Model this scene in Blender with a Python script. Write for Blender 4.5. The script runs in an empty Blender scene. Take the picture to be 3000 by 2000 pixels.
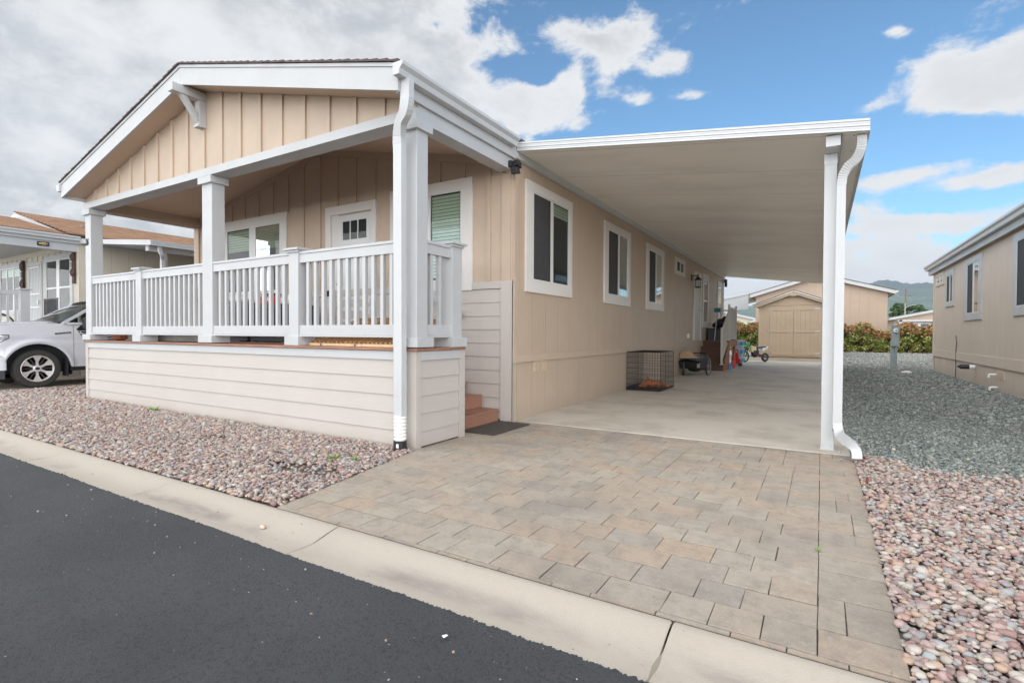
import bpy, bmesh, math, random
import numpy as np
from mathutils import Vector, Matrix
from math import radians as R, sin, cos, pi, exp, sqrt
random.seed(7)
rng = np.random.default_rng(11)
SC = bpy.context.scene
COL = SC.collection

# ------------------------------------------------------------------ camera
cd = bpy.data.cameras.new('camera'); cam = bpy.data.objects.new('camera', cd); COL.objects.link(cam)
cd.sensor_width = 36; cd.lens = 18.155; cd.clip_start = 0.05; cd.clip_end = 30000
yaw, pit, rol = R(30.93), R(-.893), R(.2517)
Fw = Vector((-sin(yaw)*cos(pit), cos(yaw)*cos(pit), sin(pit)))
Rt = Vector((cos(yaw), sin(yaw), 0)); Up = Rt.cross(Fw)
R2 = Rt*cos(rol)+Up*sin(rol); U2 = -Rt*sin(rol)+Up*cos(rol)
cam.matrix_world = Matrix(((R2.x,U2.x,-Fw.x,0),(R2.y,U2.y,-Fw.y,0),(R2.z,U2.z,-Fw.z,1.2),(0,0,0,1)))
SC.camera = cam

# ------------------------------------------------------------------ light
SC.view_settings.view_transform = 'Standard'; SC.view_settings.look = 'None'
SC.view_settings.gamma = 1; SC.view_settings.exposure = 0.31
SUN_AZ, SUN_EL = R(180), R(27)       # azimuth clockwise from +Y
sd = bpy.data.lights.new('sun', 'SUN'); sd.energy = 1.5; sd.angle = R(90); sd.color = (1, .95, .88)
sun = bpy.data.objects.new('sun', sd); COL.objects.link(sun)
sdir = Vector((sin(SUN_AZ)*cos(SUN_EL), cos(SUN_AZ)*cos(SUN_EL), sin(SUN_EL)))
sun.rotation_euler = sdir.to_track_quat('Z', 'Y').to_euler()

# ------------------------------------------------------------------ node helper
class NT:
    def __init__(s, nt): s.nt = nt; s.N = nt.nodes; s.L = nt.links
    def n(s, t, **k):
        x = s.N.new(t)
        for a, b in k.items(): setattr(x, a, b)
        return x
    def put(s, sock, v):
        if v is None: return
        if hasattr(v, 'links') or isinstance(v, bpy.types.NodeSocket): s.L.new(v, sock)
        else: sock.default_value = v
    def m(s, op, a, b=None, c=None, clamp=False):
        x = s.n('ShaderNodeMath', operation=op, use_clamp=clamp)
        for i, v in enumerate((a, b, c)): s.put(x.inputs[i], v)
        return x.outputs[0]
    def v(s, op, a, b=None, out=0):
        x = s.n('ShaderNodeVectorMath', operation=op)
        s.put(x.inputs[0], a); s.put(x.inputs[1], b)
        return x.outputs['Value'] if op in ('DOT_PRODUCT', 'LENGTH') else x.outputs[0]
    def noise(s, vec, scale, detail=4, rough=.55, dist=0, w=None):
        x = s.n('ShaderNodeTexNoise')
        s.put(x.inputs['Vector'], vec); x.inputs['Scale'].default_value = scale
        x.inputs['Detail'].default_value = detail; x.inputs['Roughness'].default_value = rough
        x.inputs['Distortion'].default_value = dist
        return x.outputs[0]
    def ramp(s, f, pts, interp='LINEAR'):
        x = s.n('ShaderNodeValToRGB'); x.color_ramp.interpolation = interp
        e = x.color_ramp.elements
        while len(e) < len(pts): e.new(.5)
        for i, (p, c) in enumerate(pts):
            e[i].position = p; e[i].color = (c, c, c, 1) if isinstance(c, (int, float)) else (*c[:3], 1)
        s.put(x.inputs[0], f); return x.outputs[0]
    def mix(s, f, a, b, mode='MIX'):
        x = s.n('ShaderNodeMix', data_type='RGBA', blend_type=mode)
        s.put(x.inputs[0], f)
        for k, v in ((6, a), (7, b)):
            s.put(x.inputs[k], (*v, 1) if isinstance(v, tuple) and len(v) == 3 else v)
        return x.outputs[2]
    def mr(s, v, a, b, c=0, d=1, t='SMOOTHSTEP'):
        x = s.n('ShaderNodeMapRange', interpolation_type=t)
        for i, q in enumerate((v, a, b, c, d)): s.put(x.inputs[i], q)
        return x.outputs[0]

# ------------------------------------------------------------------ world
W = bpy.data.worlds.new('World'); SC.world = W; W.use_nodes = True
t = NT(W.node_tree); W.node_tree.nodes.clear()
sky = t.n('ShaderNodeTexSky', sky_type='NISHITA'); sky.sun_disc = False
sky.sun_elevation = SUN_EL; sky.sun_rotation = SUN_AZ; sky.air_density = 1.0; sky.dust_density = .2; sky.ozone_density = 1.6
bg1 = t.n('ShaderNodeBackground'); t.L.new(t.mix(1.0, sky.outputs[0], (.66, .98, 1.12), 'MULTIPLY'), bg1.inputs[0]); bg1.inputs[1].default_value = .114
tc = t.n('ShaderNodeTexCoord'); D = t.v('NORMALIZE', tc.outputs['Generated'])
sep = t.n('ShaderNodeSeparateXYZ'); t.L.new(D, sep.inputs[0])
zz = t.m('MAXIMUM', sep.outputs[2], 0.0)
den = t.m('ADD', zz, .16)
cmb = t.n('ShaderNodeCombineXYZ'); t.L.new(t.m('DIVIDE', sep.outputs[0], den), cmb.inputs[0]); t.L.new(t.m('DIVIDE', sep.outputs[1], den), cmb.inputs[1])
P = cmb.outputs[0]
# clouds of the day: where the banks stand (direction, half width, half height, strength)
BANKS = [((-.80,.39,.45),.38,.42,1.0),((-.68,.56,.48),.15,.30,.75),((-.92,.25,.25),.4,.3,1.0),((-.585,.67,.46),.10,.10,.45),
 ((-.470,.78,.410),.070,.040,.60),((-.385,.825,.415),.055,.040,.50),((-.40,.84,.375),.07,.020,.42),((-.55,.70,.44),.09,.05,.4),
 ((-.285,.83,.480),.060,.034,.44),((-.40,.78,.505),.07,.022,.45),((-.33,.81,.49),.04,.03,.4),((-.215,.87,.446),.052,.024,.85),((-.19,.90,.400),.036,.013,.85),((-.30,.83,.45),.13,.09,.16),((-.27,.875,.40),.03,.012,.28),
 ((.155,.925,.348),.090,.040,.70),((.23,.91,.345),.10,.060,.7),((.085,.90,.425),.018,.014,.7),((.055,.938,.338),.03,.010,.45),((.25,.93,.27),.03,.03,.4),
 ((.09,.968,.24),.07,.020,.72),((.20,.955,.215),.09,.022,.72),((.05,.975,.195),.035,.014,.40),
 ((.10,.98,.168),.060,.018,.60),((.21,.967,.170),.07,.022,.60),((.05,.99,.130),.06,.045,.8),((.13,.985,.10),.25,.045,.50),((-.25,.96,.03),.5,.09,.55)]
HOLES = [((-.478,.755,.455),.055,.020,.8),((-.44,.80,.46),.04,.015,.55),((-.345,.83,.435),.018,.05,.40),((-.505,.755,.43),.045,.016,.55),((-.56,.66,.51),.05,.02,.35),((-.42,.80,.44),.025,.012,.4),((-.07,.90,.43),.15,.10,.40),((-.30,.90,.34),.10,.035,.3),((-.99,.12,.33),.05,.05,.3),((.155,.97,.193),.08,.016,.6),((.12,.955,.268),.12,.022,.5),((.02,.955,.29),.12,.03,.35),((.05,.985,.155),.05,.008,.3)]
def blob(c, a, b, k):
    c = Vector(c).normalized(); u = Vector((0,0,1)).cross(c).normalized(); w = c.cross(u)
    d = t.v('SUBTRACT', D, tuple(c))
    p = t.m('DIVIDE', t.v('DOT_PRODUCT', d, tuple(u)), a); q = t.m('DIVIDE', t.v('DOT_PRODUCT', d, tuple(w)), b)
    r = t.m('ADD', t.m('MULTIPLY', p, p), t.m('MULTIPLY', q, q))
    return t.m('MULTIPLY', t.m('EXPONENT', t.m('MULTIPLY', r, -1.0)), k)
acc = None
for c, a, b, k in BANKS:
    x = blob(c, a, b, k); acc = x if acc is None else t.m('ADD', acc, x)
# sky behind and overhead the camera: broken cloud, brightened further down as added fill light
acc = t.m('ADD', acc, t.mr(sep.outputs[1], .15, -.25, 0, .5))
acc = t.m('ADD', acc, t.mr(sep.outputs[2], .55, .8, 0, .42))
for c, a, b, k in HOLES: acc = t.m('SUBTRACT', acc, blob(c, a, b, k))
acc = t.m('MINIMUM', acc, 1.0)
Q = t.v('MULTIPLY', D, (1., 1., 1.75)); n1 = t.noise(Q, 8.5, 10, .6, .35); n2 = t.noise(Q, 26., 7, .65, .1)
f = t.m('ADD', acc, t.m('MULTIPLY', t.m('SUBTRACT', n1, .5), 2.0))
f = t.m('ADD', f, t.m('MULTIPLY', t.m('SUBTRACT', n2, .5), .75))
mask = t.mr(f, .20, .64)
# brightness: thin white rims, darker bellies in the thick banks
P2 = t.v('ADD', P, (.35, .2, .0))
n3 = t.noise(t.v('ADD', Q, (3.1, 0, .06)), 3.6, 6, .55, .4); n4 = t.noise(t.v('ADD', Q, (0, 0, .03)), 11., 6, .6, .3)
thick = t.m('MULTIPLY', t.mr(f, .45, 1.15), t.mr(sep.outputs[0], .02, -.42, .35, 1.0))
belly = t.m('MULTIPLY', thick, t.mr(t.m('ADD', t.m('MULTIPLY', n3, .6), t.m('MULTIPLY', n4, .4)), .36, .62))
ccol = t.mix(belly, (.94, .95, .965), (.58, .61, .65))
bg2 = t.n('ShaderNodeBackground'); t.L.new(ccol, bg2.inputs[0]); cloud_fill = t.m('MAXIMUM', t.mr(sep.outputs[1], .22, -.45), t.m('MULTIPLY', t.mr(sep.outputs[0], .33, .62), 1.9)); fall = t.m('EXPONENT', t.m('MULTIPLY', zz, -2.6)); over = t.m('MULTIPLY', t.mr(sep.outputs[2], .52, .75), t.mr(sep.outputs[0], .3, -.5, 0, 1.6))
t.L.new(t.m('ADD', .72, t.m('ADD', over, t.m('MULTIPLY', t.m('MULTIPLY', cloud_fill, 2.6), fall))), bg2.inputs[1])  # clouds out of view get extra brightness, added as fill light
ms = t.n('ShaderNodeMixShader'); t.L.new(mask, ms.inputs[0]); t.L.new(bg1.outputs[0], ms.inputs[1]); t.L.new(bg2.outputs[0], ms.inputs[2])
wo = t.n('ShaderNodeOutputWorld'); t.L.new(ms.outputs[0], wo.inputs[0])

# ------------------------------------------------------------------ materials
MATS = {}
def pmat(name, col, rough=.6, metal=0., spec=.5, var=.0, vscale=3., bump=0., bscale=60., stretch=(1,1,1), extra=None, coat=0., trans=0.):
    """principled; var = strength of a mottled colour variation, bump = metres of relief"""
    if name in MATS: return MATS[name]
    mt = bpy.data.materials.new(name); mt.use_nodes = True; k = NT(mt.node_tree)
    b = mt.node_tree.nodes['Principled BSDF']
    b.inputs['Roughness'].default_value = rough; b.inputs['Metallic'].default_value = metal
    b.inputs['Specular IOR Level'].default_value = spec; b.inputs['Coat Weight'].default_value = coat
    g = k.n('ShaderNodeNewGeometry').outputs['Position']
    s = k.v('MULTIPLY', g, stretch)
    c = (*col, 1)
    if var:
        nn = k.noise(s, vscale, 6, .65)
        lo = tuple(max(0, x*(1-var)) for x in col); hi = tuple(min(1, x*(1+var*.8)) for x in col)
        c = k.ramp(nn, [(.3, lo), (.7, hi)])
    h = None
    if bump: h = (k.noise(s, bscale, 5, .6), bump)
    if extra:
        r = extra(k, g, c, h)
        if r.get('col') is not None: c = r['col']
        if r.get('h') is not None: h = r['h']
        if r.get('rough') is not None: k.put(b.inputs['Roughness'], r['rough'])
    k.put(b.inputs['Base Color'], c)
    if h:
        bp = k.n('ShaderNodeBump'); bp.inputs['Strength'].default_value = 1; bp.inputs['Distance'].default_value = h[1]
        k.L.new(h[0], bp.inputs['Height']); k.L.new(bp.outputs[0], b.inputs['Normal'])
    if trans: b.inputs['Transmission Weight'].default_value = trans
    MATS[name] = mt; return mt
def groove(k, coord, period, width):
    fr = k.m('FRACT', k.m('DIVIDE', coord, period))
    return k.m('LESS_THAN', fr, width/period)
def sidewall(col):
    def ex(k, g, c, h):
        s = k.n('ShaderNodeSeparateXYZ'); k.L.new(g, s.inputs[0])
        co = k.m('ADD', s.outputs[0], s.outputs[1])
        a = k.m('ADD', k.m('MULTIPLY', groove(k, co, .0525, .009), .6), groove(k, co, .42, .014))
        nn = k.noise(k.v('MULTIPLY', g, (60, 60, 2.5)), 1, 4, .6)
        hh = k.m('SUBTRACT', k.m('MULTIPLY', nn, .35), a)
        cc = k.mix(k.m('MULTIPLY', a, .30, clamp=True), c, tuple(x*.45 for x in col))
        big = k.noise(g, .7, 4, .6)
        cc = k.mix(k.m('MULTIPLY', k.mr(big, .45, .75), .18), cc, tuple(x*.70 for x in col))
        cc = k.mix(k.m('MULTIPLY', k.mr(k.m('ADD', s.outputs[2], k.m('MULTIPLY', k.noise(g, 2.2, 6, .7), .3)), .48, .12), .35), cc, (.30, .25, .20))
        return {'col': cc, 'h': (hh, .0022), 'rough': k.mr(nn, .2, .8, .42, .62)}
    return ex
TAN = (.485, .378, .288)
M_tan = pmat('tan_vertical_siding', TAN, .5, var=.05, vscale=1.3, extra=sidewall(TAN))
def grain(k, g, c, h):
    nn = k.noise(k.v('MULTIPLY', g, (45, 45, 3)), 1, 5, .65)
    return {'h': (nn, .0016)}
def hgrain(k, g, c, h):
    nn = k.noise(k.v('MULTIPLY', g, (5, 5, 70)), 1, 6, .7)
    d = k.noise(g, 1.1, 6, .65)
    s = k.n('ShaderNodeSeparateXYZ'); k.L.new(g, s.inputs[0])
    dirt = k.m('MULTIPLY', k.mr(k.m('ADD', s.outputs[2], k.m('MULTIPLY', d, .22)), .28, .06), .45)
    st = k.noise(k.v('MULTIPLY', g, (9, 9, .6)), 1, 5, .6)
    dirt = k.m('ADD', dirt, k.m('MULTIPLY', k.mr(st, .55, .8), .10))
    return {'h': (nn, .0018), 'col': k.mix(dirt, c, (.38, .31, .25))}
M_board = pmat('tan_board', TAN, .55, var=.07, vscale=2, extra=grain)
M_ceil = pmat('tan_porch_ceiling', (.60, .45, .335), .6, var=.04, vscale=1.2, bump=.0006, bscale=90)
M_lap = pmat('off_white_lap_siding', (.485, .445, .41), .55, var=.035, vscale=1.2, extra=hgrain)
def grime(k, g, c, h):
    a = k.noise(g, 2.3, 7, .7); b = k.noise(k.v('MULTIPLY', g, (14, 14, .9)), 1, 5, .65); d = k.noise(g, 55, 3, .7)
    cc = k.mix(k.m('MULTIPLY', k.mr(a, .45, .75), .14), c, (.36, .34, .31))
    cc = k.mix(k.m('MULTIPLY', k.mr(b, .55, .78), .12), cc, (.30, .28, .25))
    return {'col': cc, 'h': (k.m('ADD', k.noise(k.v('MULTIPLY', g, (30, 30, 9)), 1, 4, .6), k.m('MULTIPLY', d, .5)), .0009), 'rough': k.mr(a, .3, .7, .36, .52)}
M_white = pmat('white_trim_paint', (.475, .483, .49), .42, var=.025, vscale=2, extra=grime)
M_wtrim = pmat('warm_white_window_trim', (.66, .635, .605), .5, var=.03, vscale=2, bump=.0012, bscale=60, stretch=(.4,.4,2))
M_vinyl = pmat('white_vinyl', (.64, .65, .64), .3, var=.01)
M_gutter = pmat('white_gutter_aluminium', (.52, .53, .538), .3, var=.03, vscale=4, extra=lambda k, g, c, h: {'col': k.mix(k.m('MULTIPLY', k.mr(k.noise(k.v('MULTIPLY', g, (6, 6, 1.2)), 1.6, 6, .7), .5, .75), .13), c, (.33, .31, .28))})
def soff(k, g, c, h):
    s = k.n('ShaderNodeSeparateXYZ'); k.L.new(g, s.inputs[0])
    gr = groove(k, s.outputs[1], 1.22, .012)
    gx = groove(k, s.outputs[1], .152, .006)
    d = k.noise(k.v('MULTIPLY', g, (.5, 1.2, 1)), 1.1, 5, .6)
    cc = k.mix(k.m('MULTIPLY', k.mr(d, .42, .72), .22), c, (.40, .38, .34))
    cc = k.mix(k.m('MULTIPLY', gr, .55), cc, (.22, .2, .17))
    return {'col': cc, 'h': (k.m('SUBTRACT', 0.0, k.m('ADD', gr, k.m('MULTIPLY', gx, .3))), .002)}
M_soffit = pmat('white_carport_pan', (.90, .87, .81), .35, extra=soff)
def shing(k, g, c, h):
    br = k.n('ShaderNodeTexBrick'); br.inputs['Scale'].default_value = 1
    s = k.n('ShaderNodeSeparateXYZ'); k.L.new(g, s.inputs[0])
    v = k.n('ShaderNodeCombineXYZ'); k.L.new(s.outputs[1], v.inputs[0]); k.L.new(k.m('MULTIPLY', s.outputs[2], 4.05), v.inputs[1])
    k.L.new(v.outputs[0], br.inputs['Vector']); br.inputs['Brick Width'].default_value = .22; br.inputs['Row Height'].default_value = .14
    br.inputs['Mortar Size'].default_value = .007; br.inputs['Mortar Smooth'].default_value = .1; br.inputs['Bias'].default_value = -.1
    br.inputs['Color1'].default_value = (.9, .9, .9, 1); br.inputs['Color2'].default_value = (.5, .5, .5, 1); br.inputs['Mortar'].default_value = (.12, .12, .12, 1)
    n = k.noise(g, 5, 5, .7)
    f = k.m('MULTIPLY', br.outputs[0], k.mr(n, .2, .8, .75, 1.1))
    return {'col': k.mix(f, (.09, .05, .035), c), 'h': (br.outputs[0], .012)}
M_shin = pmat('brown_shingles', (.42, .25, .155), .95, spec=.05, extra=shing)
M_shdk = pmat('dark_shingles', (.105, .075, .07), .9, var=.4, vscale=20, bump=.004, bscale=40)
def decking(k, g, c, h):
    nn = k.noise(k.v('MULTIPLY', g, (4, 60, 60)), 1, 4, .6)
    return {'h': (nn, .001), 'col': k.mix(k.mr(nn, .3, .7), (.23, .105, .07), (.36, .185, .125))}
M_deck = pmat('brown_composite_decking', (.3, .15, .1), .6, extra=decking)
M_stair = pmat('dark_brown_stained_wood', (.10, .042, .022), .6, var=.3, vscale=5, bump=.001, bscale=80, stretch=(.2, 1, 1))
M_redwood = pmat('reddish_stained_wood', (.34, .125, .055), .6, var=.25, vscale=6, bump=.001)
def glassmat(name, tint=(.9, .95, .92), wav=.0009, gain=.5, refl=1.0, base=.015):
    mt = bpy.data.materials.new(name); mt.use_nodes = True; k = NT(mt.node_tree); mt.node_tree.nodes.clear()
    g = k.n('ShaderNodeNewGeometry').outputs['Position']
    bp = k.n('ShaderNodeBump'); bp.inputs['Distance'].default_value = wav; bp.inputs['Strength'].default_value = 1
    k.L.new(k.noise(g, 2.2, 2, .5), bp.inputs['Height'])
    gl = k.n('ShaderNodeBsdfGlossy'); gl.inputs['Roughness'].default_value = .015; k.L.new(bp.outputs[0], gl.inputs['Normal'])
    gl.inputs['Color'].default_value = (refl, refl, refl, 1)
    tr = k.n('ShaderNodeBsdfTransparent'); tr.inputs[0].default_value = (*tint, 1)
    lw = k.n('ShaderNodeFresnel'); lw.inputs[0].default_value = 1.5
    m = k.n('ShaderNodeMixShader'); k.L.new(k.m('ADD', k.m('MULTIPLY', lw.outputs[0], gain), base, clamp=True), m.inputs[0])
    k.L.new(tr.outputs[0], m.inputs[1]); k.L.new(gl.outputs[0], m.inputs[2])
    o = k.n('ShaderNodeOutputMaterial'); k.L.new(m.outputs[0], o.inputs[0]); MATS[name] = mt; return mt
M_glass = glassmat('window_glass'); M_cglass = glassmat('car_glass', (.35, .42, .42), .0, 1.1, 1.0, .04)
M_dark = pmat('near_black_matte', (.022, .024, .026), .8)  # near black; on window backings it paints the shade of a room
M_screen = pmat('insect_screen', (.045, .045, .048), .7, var=.15, vscale=8)
def slats(k, g, c, h):
    s = k.n('ShaderNodeSeparateXYZ'); k.L.new(g, s.inputs[0])
    fr = k.m('FRACT', k.m('DIVIDE', s.outputs[2], .05))
    return {'h': (fr, .006), 'col': k.mix(k.m('LESS_THAN', fr, .16), c, (.10, .11, .10))}
M_blind = pmat('greenish_blind', (.34, .40, .31), .6, extra=slats)
M_blindw = pmat('pale_blind', (.55, .66, .62), .6, extra=slats)
M_black = pmat('black_plastic', (.018, .018, .02), .45); M_blackm = pmat('black_wire', (.015, .013, .013), .4, metal=.3)
M_rub = pmat('tyre_rubber', (.035, .033, .031), .75, var=.25, vscale=12, bump=.001, bscale=120)
M_steel = pmat('grey_steel', (.5, .5, .5), .35, metal=.9); M_grey = pmat('grey_box_paint', (.30, .34, .35), .45, var=.06)
M_chrome = pmat('bright_chrome', (.75, .75, .76), .15, metal=1)
M_rail = pmat('almond_aluminium_rail', (.56, .54, .50), .4)
M_pvc = pmat('white_pvc', (.8, .8, .78), .35)
def cscr(col, dark, lscale=9):
    def ex(k, g, c, h):
        n = k.noise(g, 1.0, 8, .7); n2 = k.noise(g, 140, 3, .7); n3 = k.noise(k.v('MULTIPLY', g, (1, .35, 1)), 2.2, 7, .7)
        cc = k.mix(k.m('MULTIPLY', k.mr(n, .44, .66), .65), c, dark)
        cc = k.mix(k.m('MULTIPLY', k.mr(n3, .55, .72), .28), cc, tuple(x*.6 for x in dark))
        cc = k.mix(k.m('MULTIPLY', k.mr(n2, .5, .8), .25), cc, tuple(min(1, x*1.25) for x in col))
        return {'col': cc, 'h': (n2, .0014)}
    return ex
M_slab = pmat('grey_carport_concrete', (.55, .50, .425), .7, extra=cscr((.55, .50, .425), (.36, .32, .27)))
def curbx(k, g, c, h):
    s = k.n('ShaderNodeSeparateXYZ'); k.L.new(g, s.inputs[0])
    n = k.noise(k.v('MULTIPLY', g, (1, 1.6, 1)), 1.1, 3, .5); n1 = k.noise(k.v('MULTIPLY', g, (.7, 3, 1)), 5., 7, .75); n2 = k.noise(g, 170, 3, .7); n4 = k.noise(g, 26, 5, .7)
    band = k.m('MULTIPLY', k.mr(k.m('ABSOLUTE', k.m('SUBTRACT', s.outputs[1], 1.955)), .13, .0), k.mr(n, .44, .60))
    band = k.m('MULTIPLY', band, k.mr(n1, .30, .62, .25, 1))
    cc = k.mix(k.m('MULTIPLY', band, .62), c, (.175, .155, .145))
    cc = k.mix(k.m('MULTIPLY', k.mr(n4, .45, .8), .22), cc, (.30, .26, .21))
    pits = k.mr(k.noise(g, 60, 2, .5), .74, .80)
    cc = k.mix(k.m('MULTIPLY', pits, .5), cc, (.12, .1, .09))
    cc = k.mix(k.m('MULTIPLY', k.mr(n2, .5, .8), .25), cc, (.66, .60, .52))
    return {'col': cc, 'h': (k.m('ADD', n2, k.m('MULTIPLY', n4, .8)), .0022)}
M_curb = pmat('pale_gutter_concrete', (.44, .388, .325), .75, extra=curbx)
def asph(k, g, c, h):
    a = k.noise(g, 210, 3, .7); b = k.noise(g, 1.1, 7, .65); d = k.noise(g, 75, 4, .75)
    cc = k.mix(k.mr(b, .3, .7), (.040, .043, .046), (.058, .062, .067))
    cc = k.mix(k.m('MULTIPLY', k.mr(a, .52, .72), .55), cc, (.12, .125, .13))
    cc = k.mix(k.m('MULTIPLY', k.mr(d, .50, .36), .75), cc, (.016, .016, .018))
    sp = k.mr(k.noise(g, 48, 1, .4), .79, .83)
    cc = k.mix(k.m('MULTIPLY', sp, .7), cc, (.42, .38, .33))
    w = k.mr(k.noise(g, 3.3, 4, .6), .72, .76)
    cc = k.mix(k.m('MULTIPLY', w, .45), cc, (.022, .022, .024))
    return {'col': cc, 'h': (k.m('ADD', a, k.m('MULTIPLY', d, 1.4)), .006)}
M_asph = pmat('dark_asphalt', (.06, .063, .068), .8, extra=asph)
def pav(k, g, c, h):
    ri = k.n('ShaderNodeNewGeometry').outputs['Random Per Island']
    cc = k.ramp(ri, [(0, (.34, .295, .24)), (.22, (.40, .335, .265)), (.38, (.41, .325, .25)), (.5, (.37, .325, .27)), (.62, (.43, .37, .295)), (.76, (.32, .285, .25)), (.88, (.43, .325, .24)), (1, (.39, .34, .28))])
    a = k.noise(g, 120, 5, .8); b = k.noise(g, 9, 7, .75); d = k.noise(g, 1.1, 5, .6); e = k.noise(g, 32, 5, .75)
    cc = k.mix(k.m('MULTIPLY', k.mr(b, .42, .68), .50), cc, (.20, .175, .15))
    cc = k.mix(k.m('MULTIPLY', k.mr(e, .52, .70), .40), cc, (.50, .44, .37))
    cc = k.mix(k.m('MULTIPLY', k.mr(d, .47, .68), .40), cc, (.19, .17, .15))
    cc = k.mix(k.m('MULTIPLY', k.mr(a, .52, .72), .35), cc, (.58, .52, .45))
    cc = k.mix(k.m('MULTIPLY', k.mr(a, .46, .30), .35), cc, (.12, .105, .09))
    cc = k.mix(k.m('MULTIPLY', k.mr(k.noise(g, 38, 2, .5), .72, .77), .6), cc, (.10, .085, .075))
    return {'col': cc, 'h': (k.m('ADD', a, k.m('MULTIPLY', e, 1.2)), .004)}
M_paver = pmat('tumbled_pavers', (.4, .35, .3), .8, extra=pav)
M_joint = pmat('paver_joint_sand', (.10, .082, .064), .95, var=.4, vscale=30)
def peb(cols):
    def ex(k, g, c, h):
        ri = k.n('ShaderNodeNewGeometry').outputs['Random Per Island']
        cc = k.ramp(ri, cols, 'CONSTANT')
        a = k.noise(g, 55, 4, .7)
        cc = k.mix(k.m('MULTIPLY', k.mr(a, .45, .75), .35), cc, (.50, .42, .37))
        cc = k.mix(k.m('MULTIPLY', k.mr(k.noise(g, 1.4, 5, .6), .5, .75), .30), cc, (.17, .13, .10))
        return {'col': cc, 'h': (a, .001)}
    return ex
PC = [(0, (.36, .235, .205)), (.1, (.41, .315, .275)), (.2, (.26, .255, .255)), (.28, (.38, .34, .285)), (.38, (.28, .165, .15)), (.46, (.46, .405, .355)), (.56, (.33, .26, .25)), (.66, (.42, .295, .215)), (.74, (.21, .15, .14)), (.8, (.33, .34, .345)), (.88, (.40, .285, .255)), (.95, (.50, .455, .40))]
M_peb = pmat('river_pebbles', (.4, .3, .3), .62, extra=peb(PC))
GC = [(0, (.14, .165, .155)), (.2, (.20, .23, .215)), (.4, (.10, .12, .115)), (.6, (.25, .28, .26)), (.75, (.165, .195, .18)), (.9, (.33, .34, .30))]
M_chip = pmat('green_grey_chips', (.2, .22, .21), .75, extra=peb(GC))
M_chip2 = pmat('pale_chips', (.3, .3, .28), .8, extra=peb([(0, (.22, .24, .225)), (.3, (.32, .33, .305)), (.55, (.27, .29, .27)), (.8, (.42, .41, .37))]))
M_bed = pmat('damp_soil', (.16, .125, .10), .95, var=.5, vscale=9, bump=.008, bscale=40)
def gravx(k, g, c, h):
    v = k.n('ShaderNodeTexVoronoi'); k.L.new(k.v('MULTIPLY', g, (1, 1, 1)), v.inputs['Vector']); v.inputs['Scale'].default_value = 26
    sx = k.n('ShaderNodeSeparateXYZ'); k.L.new(v.outputs['Color'], sx.inputs[0])
    cc = k.ramp(sx.outputs[0], [(0, (.10, .115, .115)), (.3, (.20, .225, .215)), (.6, (.27, .295, .28)), (1, (.38, .385, .36))])
    s = k.n('ShaderNodeSeparateXYZ'); k.L.new(g, s.inputs[0])
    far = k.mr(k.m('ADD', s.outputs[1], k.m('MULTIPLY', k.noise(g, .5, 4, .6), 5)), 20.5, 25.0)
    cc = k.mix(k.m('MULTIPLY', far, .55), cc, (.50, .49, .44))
    return {'col': cc, 'h': (k.m('MULTIPLY', v.outputs['Distance'], -1.0), .03)}
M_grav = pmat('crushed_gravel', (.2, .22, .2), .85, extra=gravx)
M_earth = pmat('dry_ground', (.30, .27, .21), .95, var=.25, vscale=.4)
M_mulch = pmat('red_bark_mulch', (.20, .07, .045), .95, var=.5, vscale=14, bump=.02, bscale=30)
def forest(k, g, c, h):
    s = k.n('ShaderNodeSeparateXYZ'); k.L.new(g, s.inputs[0])
    a = k.noise(g, .010, 6, .65); b = k.noise(g, .06, 4, .7)
    f = k.m('ADD', k.m('MULTIPLY', a, .75), k.m('MULTIPLY', b, .25))
    cc = k.ramp(f, [(.36, (.04, .07, .045)), (.5, (.07, .11, .055)), (.58, (.13, .17, .08)), (.70, (.22, .25, .13))])
    cc = k.mix(k.mr(s.outputs[2], 165, 215), cc, (.035, .06, .045))
    return {'col': cc, 'h': (b, 14.)}
M_forest = pmat('forested_hill', (.05, .08, .04), .95, extra=forest)
def leafm(name, stops):
    def ex(k, g, c, h):
        ri = k.n('ShaderNodeNewGeometry').outputs['Random Per Island']
        return {'col': k.ramp(ri, stops)}
    m = pmat(name, (.1, .2, .05), .45, extra=ex); return m
M_lg = leafm('green_leaves', [(0, (.055, .095, .015)), (.3, (.12, .18, .03)), (.65, (.26, .29, .05)), (1, (.46, .42, .14))])
M_lr = leafm('red_leaves', [(0, (.42, .12, .09)), (.35, (.52, .20, .13)), (.7, (.52, .29, .14)), (1, (.42, .33, .11))])
M_lt = leafm('tree_leaves', [(0, (.025, .055, .018)), (.5, (.05, .10, .03)), (1, (.09, .15, .045))])
M_bark = pmat('bark', (.12, .085, .06), .9, var=.3)
M_pole = pmat('brown_pole', (.22, .10, .07), .85)
M_shed = pmat('shed_tan_paint', (.44, .335, .235), .6, var=.06, vscale=2, extra=grain)
M_rtan = pmat('right_house_siding', (.62, .52, .425), .5, var=.04, vscale=1.3, extra=sidewall((.62, .52, .425)))
M_rboard = pmat('right_house_board', (.62, .52, .425), .5, var=.05)
M_ltan = pmat('left_house_siding', (.60, .55, .46), .55, var=.04, vscale=1.3, extra=sidewall((.60, .55, .46)))
M_btan = pmat('rear_house_siding', (.46, .35, .262), .55, var=.04, vscale=1.3, extra=sidewall((.46, .35, .262)))
M_paint = pmat('white_car_paint', (.60, .61, .65), .22, var=.0, coat=.8)
M_alloy = pmat('machined_alloy', (.74, .71, .68), .38, metal=.55); M_alloyd = pmat('dark_alloy', (.09, .09, .095), .4, metal=.6)
M_lens = pmat('headlight_lens', (.55, .58, .62), .08, metal=.4, coat=1)
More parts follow.
